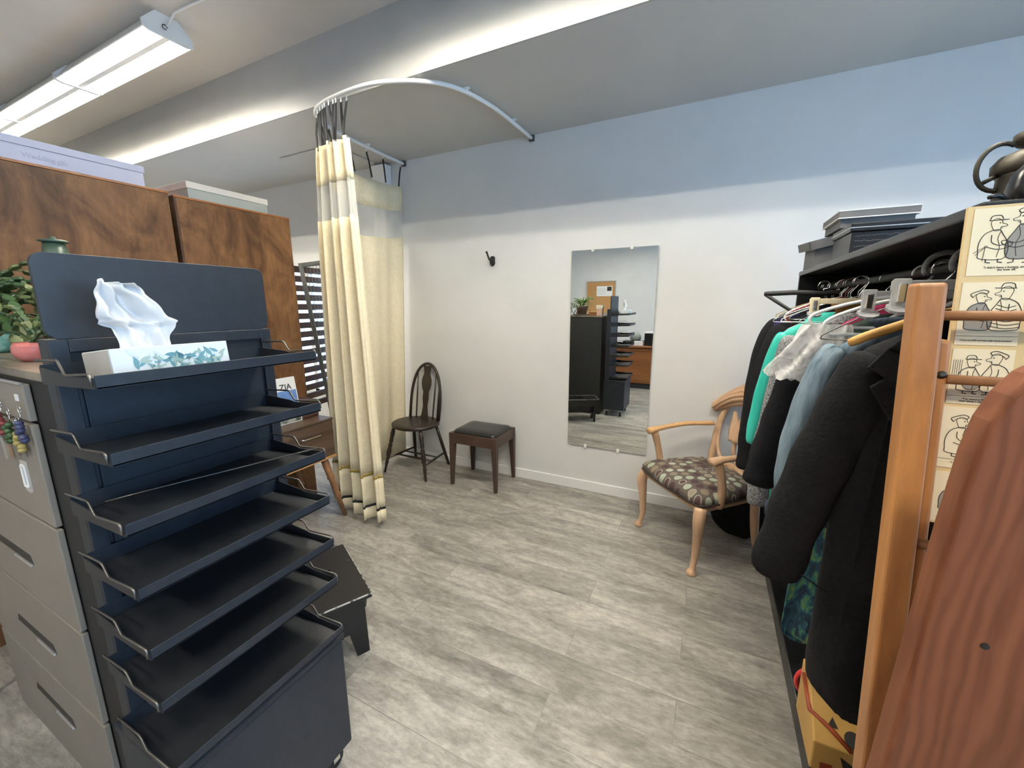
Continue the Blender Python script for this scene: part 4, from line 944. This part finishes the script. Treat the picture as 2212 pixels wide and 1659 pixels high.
garment('black_suit_jacket', 2.34, M_black_cloth, 'black suit jacket with square shoulder near the white wall', 'jacket', .88, hw=.215, dy=.045, cx=.485, zs=1.505, sleeve=[(-.185,0,.075),(-.235,0,.17),(-.262,0,.35),(-.27,0,.58),(-.268,0,.80)], slr=.058, seed=11)
garment('black_dress', 2.478, M_blackm, 'black dress at the far end of the clothes rod', 'dress', .95, hw=.20, dy=.034, cx=.50, zs=1.52, sleeve=[(-.17,0,.09),(-.22,0,.2),(-.25,0,.4),(-.255,0,.62)], slr=.045, seed=14)
h = hanger(2.20, 'wood', M_blackm, 'empty black plastic hanger jutting out above the far black coats', x=.43, hw=.22, drop=.006, zs=1.556)
L('lower_bar', MB().tube([(-.215,0,-.008),(-.10,0,-.088),(.10,0,-.088),(.215,0,-.008)], .0065, 8, sq=(.8,1.2)), M_blackm, h, smooth=True)
# clip hangers near the drying rack
hanger(1.10, 'clip', M_clear, 'clear clip hanger with grey pads beside the drying rack post', x=.47, zs=RZd-.035, hw=.17)
hanger(1.30, 'clip', M_clear, 'clear clip hanger above the pale denim shirt, behind the one with grey pads', x=.475, zs=RZd-.05, hw=.17)
hanger(1.86, 'clip', M_cream, 'cream clip hanger above the grey cardigan', x=.47, zs=RZd-.06, hw=.17)
garment('khaki_trousers', 1.875, M_khaki, 'khaki trousers clipped above the grey cardigan', 'trousers', .5, hw=.12, dy=.012, cx=.50, zs=1.515, seed=15, neck=.10)
# thick grey padded hooks and mixed hooks further along the rod
for y, nm in ((1.06,'thick grey padded hook hanger nearest the cartoon board'),(1.15,'thick grey padded hook hanger above the black wool coat'),(1.235,'thick grey padded hook hanger above the dark jeans'),(1.365,'thick grey padded hook hanger above the denim shirt')):
    h = thing('padded_hanger', (.50, y, 1.515), nm, 'hanger', 'grey padded hangers on the rod')
    pts = [(-.038*cos(R(a))*1.0, .0, .074+.034*sin(R(a))) for a in range(-30, 200, 14)]+[(.030,0,.045),(.006,0,.02),(0,0,-.004)]
    L('padded_hook', MB().tube(pts, .0062, 10), M_greycloth, h, smooth=True)
    L('shoulder_bar', MB().tube(smooth_pts([(-.10,0,-.062),(-.05,0,-.030),(0,0,-.006),(.05,0,-.030),(.10,0,-.062)], 4), .007, 8), M_greycloth, h, smooth=True)
hk_m = [M_chrome,M_wire,KEYC[0],M_white,M_wire,M_chrome,M_wire,M_cream,M_khaki]
hk_l = ['shiny steel','dark','red','white','black','bright steel','dull dark','cream','tan']
for i, y in enumerate((2.03,2.065,2.10,2.155,2.185,2.28,2.31,2.40,2.435)):
    hanger(y, 'wire' if i not in (2,3) else 'plastic', hk_m[i], '%s hanger hook among the far hooks on the rod, %s from the wall end' % (hk_l[i], ('ninth','eighth','seventh','sixth','fifth','fourth','third','second','first')[i]), x=.485, hw=.19, drop=.08)
# lower things
garment('tropical_dress', 1.44, M_tropic, 'tropical leaf print dress showing below the black coat sleeve', 'dress', .70, hw=.17, dy=.032, cx=.47, zs=1.10, seed=16, fold=.2)
garment('black_skirt', 1.62, M_black_cloth, 'black skirt low in the wardrobe behind the tropical dress', 'skirt', .55, hw=.17, dy=.05, cx=.50, zs=1.0, seed=17)
o = MB().grid(lambda u, v: (.268+.03*u, 1.40+.02*sin(3*u), .735-.045*v-.02*u), 6, 6).build('white_cloth_corner', M_tissue, smooth=True, thick=.004); tag(o, 'small white cloth corner below the black coat cuff', 'cloth')
# floor bag behind armchair
def bagf(u, v):
    a = 2*pi*u; r_ = sin(pi*(.06+.90*v))**.55; k = 1+.10*sin(5*a+2)+.06*sin(9*a+7*v)
    return (.29+.19*r_*cos(a)*k, 2.86+.125*r_*sin(a)*k, .40*v*(1+.08*sin(3*a)))
o = MB().grid(bagf, 48, 20).build('garment_bag', M_black_cloth, smooth=True); tag(o, 'slumped black cloth bag on the floor behind the armchair', 'bag')

# toy box on the wardrobe base
ty = thing('toy_shape_sorter', (.48, 1.40, .086), 'yellow wooden toy shape sorter under the black coat', 'toy')
TZ = .086; TX0_, TX1_ = .386, .585
MB().prism([(1.30,TZ+.001),(1.30,.19),(1.42,.29),(1.52,.29),(1.52,TZ+.001)], 'x', TX0_, TX1_).build('toy_body', M_toy, ty, bevel=.006, seg=3)
SL = Matrix.Translation((0,1.30,.19)) @ Matrix.Rotation(math.atan2(.10,.12), 4, 'X')   # sloping roof plane: local y runs up the slope
def slp(x, y, z):   # world point on slope to local
    return (x, math.hypot(y-1.30, z-.19))
def roofcut(poly, m_): MB().prism(poly, 'z', .0004, .002, SL).build('cutout', m_, ty)
roofcut([(.425,.050),(.452,.052),(.440,.078)], M_dark_notch)
roofcut([(.487+.022*cos(R(a)),.036+.022*sin(R(a))) for a in range(0,360,20)], M_dark_notch)
roofcut([(.475+.035*cos(R(a)),.085+.034*sin(R(a))) for a in range(20,150,10)]+[(.475+.022*cos(R(a)),.085+.020*sin(R(a))) for a in range(150,20,-10)], M_dark_notch)
yy = 1.2995
MB().prism([(.465,.135),(.490,.150),(.455,.168)], 'y', yy-.0015, yy).build('cutout', M_dark_notch, ty)
MB().prism([(.412,.095),(.442,.100),(.440,.128),(.410,.124)], 'y', yy-.0015, yy).build('cutout', M_redlace, ty)
MB().tube([(TX0_-.004,1.47,.27),(TX0_-.003,1.36,.238),(.43,1.335,.223),(.48,1.302,.196)], .007, 8).build('toy_strap', M_redlace, ty, smooth=True)
MB().tube(arc((.49,1.47,.29), .05, 0, 180, 12, 'y'), .010, 8).build('toy_handle', M_toy, ty, smooth=True)
o = MB().tube(arc((.452,1.56,.160), .066, 0, 345, 28, 'y'), .008, 8, closed=True).build('red_hoop', M_red, smooth=True); tag(o, 'bright red curved plastic hoop beside the yellow toy', 'hoop')
o.location.z -= .0
# things on the shelf
g = thing('shoe_box', (.46, 2.39, WZT), 'grey cardboard box with a tilted loose lid at the far end of the black shelf', 'box')
bx('box_body', M_cardgrey, (.392, .545, 2.27, 2.49, WZT+.001, WZT+.105), g)
LM = Matrix.Translation((.46, 2.38, WZT+.122)) @ Matrix.Rotation(R(-14), 4, 'Y') @ Matrix.Rotation(R(4), 4, 'X')
MB().box(-.095,.095,-.125,.125,.012,.016,LM).box(-.098,-.094,-.125,.125,-.022,.016,LM).box(-.095,.095,-.128,-.124,-.022,.016,LM).box(-.095,.095,.124,.128,-.022,.016,LM).box(.094,.098,-.125,.125,-.022,.016,LM).build('lid', M_cardgrey, g)
g = thing('flat_box', (.55, 2.30, WZT+.13), 'grey box with white-edged lid stacked behind the tilted lid box', 'box')
bx('box_body', M_cardgrey, (.455, .69, 2.20, 2.46, WZT+.148, WZT+.185), g)
bx('lid', M_cardgrey, (.445, .70, 2.19, 2.47, WZT+.185, WZT+.212), g)
MB().box(.444,.701,2.189,2.471,WZT+.212,WZT+.2155).box(.443,.702,2.188,2.472,WZT+.183,WZT+.1865).build('lid_edge', M_cardpale, g)
bk_ = bx('spare_box', M_cardgrey, (.55, .72, 2.26, 2.5, WZT+.001, WZT+.147)); tag(bk_, 'plain grey box under the white-edged lid box on the black shelf', 'box')
g = thing('script_case', (.54, 1.93, WZT), 'black flat case covered in rows of faint handwriting on the shelf', 'case')
bx('case_body', M_black, (.425, .70, 1.88, 2.12, WZT+.001, WZT+.085), g, bevel=.002)
bx('case_lid', M_black, (.420, .705, 1.875, 2.125, WZT+.086, WZT+.115), g, bevel=.003)
bx('metal_edge', M_alu, (.419, .706, 1.874, 2.126, WZT+.098, WZT+.101), g)
random.seed(31)
for r_ in range(4):
    z = WZT+.072-.018*r_; pts = []; x = .435
    while x < .69:
        pts.append((x, 1.8792, z+random.uniform(-.0028,.0028))); x += .0022
    MB().tube(pts, .00035, 4).build('handwriting_row', mat('script_ink', (.32,.30,.25), .6) if r_ == 0 else bpy.data.materials['script_ink'], g)
# antique iron and bag near the end of the shelf
ir = thing('iron_kettle', (.56, 1.17, WZT), 'dark aged iron pot with domed lid, knob and ring handle on the shelf', 'kettle')
ix, iy = .541, 1.19
MB().lathe([(.052,WZT+.001),(.056,WZT+.02),(.054,WZT+.075),(.058,WZT+.082)], (ix,iy,0), 24).build('pot_body', M_iron, ir, smooth=True)
MB().lathe([(.058,WZT+.080),(.064,WZT+.087),(.065,WZT+.100),(.056,WZT+.114),(.038,WZT+.122),(.028,WZT+.126),(.027,WZT+.131),(.0,WZT+.131)], (ix,iy,0), 24).build('lid', M_iron, ir, smooth=True)
MB().lathe([(.022,WZT+.129),(.036,WZT+.133),(.042,WZT+.140),(.042,WZT+.152),(.032,WZT+.158),(.0,WZT+.160)], (ix,iy,0), 20).build('knob', M_iron, ir, smooth=True)
MB().tube([(ix-.056+.032*cos(R(a)), iy, WZT+.096+.043*sin(R(a))) for a in range(60, 306, 12)], .0045, 8).build('ring_handle', M_iron, ir, smooth=True)
MB().tube([(ix-.078,iy,WZT+.068),(ix-.05,iy,WZT+.085)], .004, 8).build('handle_strut', M_iron, ir, smooth=True)
lb = thing('leather_pouch', (.55, 1.075, WZT), 'small black leather pouch with metal clips in front of the iron pot', 'bag')
lp = [[(a, b, WZT+.001+z) for a, b in roundrect(.455+k, .70-k, 1.05+k*.3, 1.10-k*.3, .018, 4)] for z, k in ((0,.006),(.03,0),(.055,.004),(.075,.018))]
MB().loft(lp).build('pouch_body', M_leather, lb, smooth=True)
MB().tube([(.47,1.046,WZT+.062),(.56,1.044,WZT+.073),(.68,1.046,WZT+.079)], .005, 6).build('zip_seam', M_iron, lb, smooth=True)
for x in (.495,.53): MB().tube([(x,1.046,WZT+.035),(x+.004,1.042,WZT+.05)], .004, 8).build('metal_clip', M_chrome, lb, smooth=True)
MB().tube(smooth_pts([(.455,1.07,WZT+.012),(.44,1.06,WZT+.02),(.425,1.055,WZT+.018)]), .004, 6).build('pull_tab', M_leather, lb, smooth=True)

# ------------------------------------------------------------------ cartoon board
cb = thing('cartoon_board', (.45, .95, 1.10), 'tall cream board with five pasted cartoon prints hanging on the wardrobe end', 'board')
BM = Matrix.Translation((.3695, .9135, 1.122)) @ Matrix.Rotation(R(-6.5), 4, 'X') @ Matrix.Scale(.95, 4)
MB().box(0,.20,-.004,.004,0,.568,BM).build('board_panel', M_cream_board, cb)
BMi = Matrix.Translation(-Vector(cb.location)) @ BM
def onb(x, z, d=.0): return BM @ Vector((x, -.0045-d, z))
prints = [('"I didn\'t have a button, so I cut\nthe hole off."', .008,.096,.449,.563), ('"Cost me $60 and she only wore it twice."', .006,.084,.329,.438), ('"I\'ve worn a 39 inch\never since I was a boy."', .006,.084,.224,.322), ('"I hope you don\'t lose\na lot of buttons."', .004,.084,.106,.218), ('"It looked much bigger on me."', .004,.084,.004,.098)]
def stroke(mb_, pts, r=.00042, d=.0010): mb_.tube([onb(x, z, d) for x, z in pts], r, 5)
def ell(cx, cz, rx_, rz_, a0=0, a1=360, n=18): return [(cx+rx_*cos(R(a0+(a1-a0)*i/n)), cz+rz_*sin(R(a0+(a1-a0)*i/n))) for i in range(n+1)]
for i, (cap_, x0, x1, z0, z1) in enumerate(prints):
    pr = MB().box(x0, x1, -.0052, -.0042, z0, z1, BM).build('cartoon_print', M_paper, cb)
    H = z1-z0; Wd = x1-x0
    ink = MB(); wash = MB()
    def sm(pts, k=3): return [(v.x, v.z) for v in smooth_pts([(x, 0, z) for x, z in pts], k)]
    for fig, (cx, sc, flip) in enumerate(((x0+Wd*.34, 1.0, 1), (x0+Wd*.72, 1.15, -1))):
        def q(a, b): return (cx+flip*a*H*sc*.5, z0+H*.24+b*H*sc*.60)   # figure space: a forward, b up 0..1
        head = sm([q(-.10,.80),q(-.13,.92),q(-.02,1.0),q(.10,.95),q(.12,.88),q(.22,.84),q(.20,.80),q(.10,.80),q(.08,.72),q(-.04,.70),q(-.10,.80)])
        stroke(ink, head); stroke(ink, [q(.05,.90), q(.07,.88)], .0007); stroke(ink, [q(.08,.76), q(.14,.775)])
        if (i+fig) % 2: stroke(ink, sm([q(-.2,.86),q(-.26,.95),q(-.12,1.02),q(.02,1.06),q(.14,1.02),q(.10,.95)]), .0006); stroke(ink, sm([q(-.2,.86),q(-.15,.93),q(-.05,.97),q(.10,.95)]))
        else: stroke(ink, sm([q(-.16,.95),q(-.12,1.06),q(.06,1.07),q(.12,.98)]), .0006); stroke(ink, [q(-.18,.955), q(.24,.965)], .0006)
        body = sm([q(-.06,.72),q(-.24,.62),q(-.34,.40),q(-.33,.15),q(-.28,.02),q(.20,.0),q(.30,.18),q(.28,.40),q(.16,.60),q(.08,.72),q(-.06,.72)])
        stroke(ink, body, .0006)
        stroke(ink, sm([q(-.08,.60),q(-.06,.42),q(.12,.34),q(.34,.40),q(.38,.36),q(.32,.30),q(.10,.24),q(-.14,.30)]), .0006)
        stroke(ink, sm([q(.10,.68),q(.06,.5),q(.12,.3),q(.08,.05)]))
        if (i in (0, 3) and fig == 1) or (i == 1 and fig == 0) or i == 4: wash.add([onb(x, z, .0009) for x, z in body], [tuple(range(len(body)))])
        elif i == 1:
            for k in range(7): stroke(ink, sm([q(-.33+.02*k,.08+.08*k),q(-.05,.04+.08*k),q(.27-.02*k,.10+.08*k)]), .0006)
        elif i == 2 and fig == 0: stroke(ink, ell(*q(.05,.22), H*.12, H*.11)); wash.add([onb(x, z, .0009) for x, z in ell(*q(.05,.22), H*.115, H*.105)], [tuple(range(19))])
        if i != 1:
            for a in (-.14, .12): stroke(ink, [q(a,.01), q(a,-.07), q(a+.10,-.085)], .0008)
    if i == 0: stroke(ink, [(x0+Wd*.06,z0+H*.34),(x0+Wd*.22,z0+H*.43)]); stroke(ink, [(x0+Wd*.09,z0+H*.31),(x0+Wd*.22,z0+H*.42)]); stroke(ink, ell(x0+Wd*.23,z0+H*.43,.0015,.0015,n=8)); stroke(ink, [(x0+Wd*.22,z0+H*.42),(x0+Wd*.20,z0+H*.22)])
    if i == 2:
        for k in range(5): stroke(ink, [(x0+Wd*(.04+.035*k),z0+H*.80),(x0+Wd*(.035+.035*k),z0+H*.5)], .0003)
    if i in (1,2,3): stroke(ink, [(x0,z0+H*.145),(x1,z0+H*.145)], .0003)
    ink.build('ink_drawing', M_ink, pr)
    if wash.f: wash.build('grey_wash', M_inkgrey, pr)
    cu_space = .8
    t = text('caption', cap_, .0047 if i != 1 else .0038, M_ink, pr, BMi @ Matrix.Translation(((x0+x1)/2+(.006 if i == 0 else 0), -.0058, z0+H*(.10 if i == 0 else .075))) @ Matrix.Rotation(R(90), 4, 'X'), .0001)

# ------------------------------------------------------------------ wooden clothes drying rack
dk = thing('drying_rack', (.66, .8, 0), 'folding honey oak clothes drying rack with round dowels at right', 'drying rack')
def post(x0, x1, yb, yt, zt, th=.045, name='post'):
    ysl = (yt-yb)/zt; mb_ = MB()
    mb_.hexa([(x0,yb,0),(x1,yb,0),(x1,yb+th,0),(x0,yb+th,0),(x0,yt,zt),(x1,yt,zt),(x1,yt+th,zt),(x0,yt+th,zt)])
    return mb_.build(name, M_rackwood, dk, bevel=.006, seg=3)
post(.302,.340,.665,.905,1.535); post(.343,.362,.69,.915,1.442)
post(1.06,1.098,.665,.905,1.535); post(1.036,1.055,.69,.915,1.442)
MB().tube([(.338,.913,1.482),(1.06,.913,1.482)], .008, 12).build('dowel', M_dowel, dk, smooth=True)
MB().tube([(.36,.907,1.378),(1.04,.907,1.378)], .008, 12).build('dowel', M_dowel, dk, smooth=True)
for z in (1.1,.8,.45,.2):
    MB().tube([(.338,.69+.24*z/1.535,z),(1.06,.69+.24*z/1.535,z)], .008, 10).build('dowel', M_dowel, dk, smooth=True)
MB().lathe([(0,-.003),(.006,-.002),(.007,0),(0,.002)], (.3525,.905,1.385), 10, Matrix.Rotation(R(90), 4, 'X')).build('screw', M_iron, dk, smooth=True)

# ------------------------------------------------------------------ stained pine headboard at the right front
ph = thing('pine_headboard', (.62, .61, 0), 'reddish stained pine board with a rounded top corner at the right front', 'board')
out = [(.203,0),(.253,.87),(.268,1.24)]
out += [(a, b) for a, b in [(.274,1.335),(.280,1.375),(.290,1.405),(.303,1.428),(.320,1.442),(.345,1.449),(.40,1.452),(1.12,1.47),(1.12,0)]]
MB().prism(out, 'y', .600, .640).build('board', M_pine, ph, bevel=.006, seg=4)
MB().lathe([(0,-.001),(.004,-.0005),(.004,.0005),(0,.001)], (.317,.5995,1.11), 12, Matrix.Rotation(R(90), 4, 'X')).build('knot_plug', M_dkwood, ph)

# ------------------------------------------------------------------ what the mirror shows behind the camera
ck = thing('cork_board', (-2.24, YF, 1.27), 'cork notice board with aluminium trim on the wall, seen in the mirror', 'notice board')
bx('cork_sheet', M_cork, (-2.55, -1.93, YF+.001, YF+.014, 1.29, 1.97), ck)
for a in ((-2.57,-2.55,1.27,1.99),(-1.93,-1.91,1.27,1.99),(-2.55,-1.93,1.97,1.99),(-2.55,-1.93,1.27,1.29)):
    bx('trim', M_alu, (a[0], a[1], YF+.001, YF+.022, a[2], a[3]), ck)
pp = thing('pinned_paper', (-2.15, YF+.016, 1.65), 'white printed sheet pinned to the cork board, seen in the mirror', 'paper')
bx('sheet', M_white, (-2.33, -1.985, YF+.0155, YF+.017, 1.66, 1.875), pp)
bx('picture', M_dark_notch, (-2.10, -2.0, YF+.0172, YF+.0178, 1.77, 1.86), pp)
mb = MB()
for i in range(6): mb.box(-2.31, -2.13, YF+.0172, YF+.0176, 1.70+.024*i, 1.704+.024*i)
mb.build('print_lines', M_inkgrey, pp)
MB().lathe([(0,-.006),(.006,-.004),(.006,.004),(0,.006)], (-2.155, YF+.022, 1.868), 10).build('push_pin', M_chrome, pp)
dsk = thing('oak_counter', (-.6, -1.55, 0), 'orange oak counter on a black plinth, seen in the mirror', 'counter')
bx('counter_body', M_desk, (-1.62, 1.2, -1.85, -1.25, .10, .735), dsk, bevel=.004)
bx('plinth', M_blackm, (-1.58, 1.18, -1.82, -1.28, 0, .10), dsk)
bx('counter_top', M_desk, (-1.66, 1.24, -1.88, -1.215, .735, .765), dsk, bevel=.008, seg=3)
for a in ((-1.60,-1.245,.145,.165),(-1.60,-1.245,.68,.70)): bx('moulding', M_desk, (a[0], 1.18, -1.25, -1.235, a[2], a[3]), dsk)
sp_ = thing('black_speaker', (-.93, -1.5, .765), 'black boxy machine on the oak counter, seen in the mirror', 'machine')
bx('case', M_black, (-1.03, -.75, -1.62, -1.36, .766, .985), sp_, bevel=.008); bx('top_plate', M_white, (-1.03, -.75, -1.62, -1.36, .986, 1.0), sp_)
o = MB().lathe([(.07,.766),(.10,.80),(.095,.86),(.06,.915),(.02,.94),(0,.945)], (-1.22,-1.60,.06), 24).build('grey_dome', M_greybox, smooth=True); tag(o, 'round pale grey dome on the oak counter, seen in the mirror', 'dome')
o = bx('black_ledger', M_blackm, (-1.42, -1.07, -1.72, -1.46, .766, .825), bevel=.004); tag(o, 'flat black case under the grey dome on the oak counter, seen in the mirror', 'case')
o = bx('pale_note_box', M_white, (-1.20, -1.05, -1.42, -1.33, .766, .84), bevel=.003); tag(o, 'small white card box on the oak counter edge, seen in the mirror', 'box')
o = MB().lathe([(0,-.02),(.018,-.012),(.024,0),(.018,.012),(0,.02)], (-1.03,-1.40,.86), 16).build('orange_ball', mat('orange_plastic', (.6,.22,.04), .4), smooth=True); tag(o, 'small orange ball ornament on the oak counter, seen in the mirror', 'ornament')
o.location.z = -.07
o = bx('wooden_tray', M_dkwood, (-1.55, -1.25, -1.45, -1.27, .766, .80), bevel=.004); tag(o, 'dark wooden tray at the counter end, seen in the mirror', 'tray')
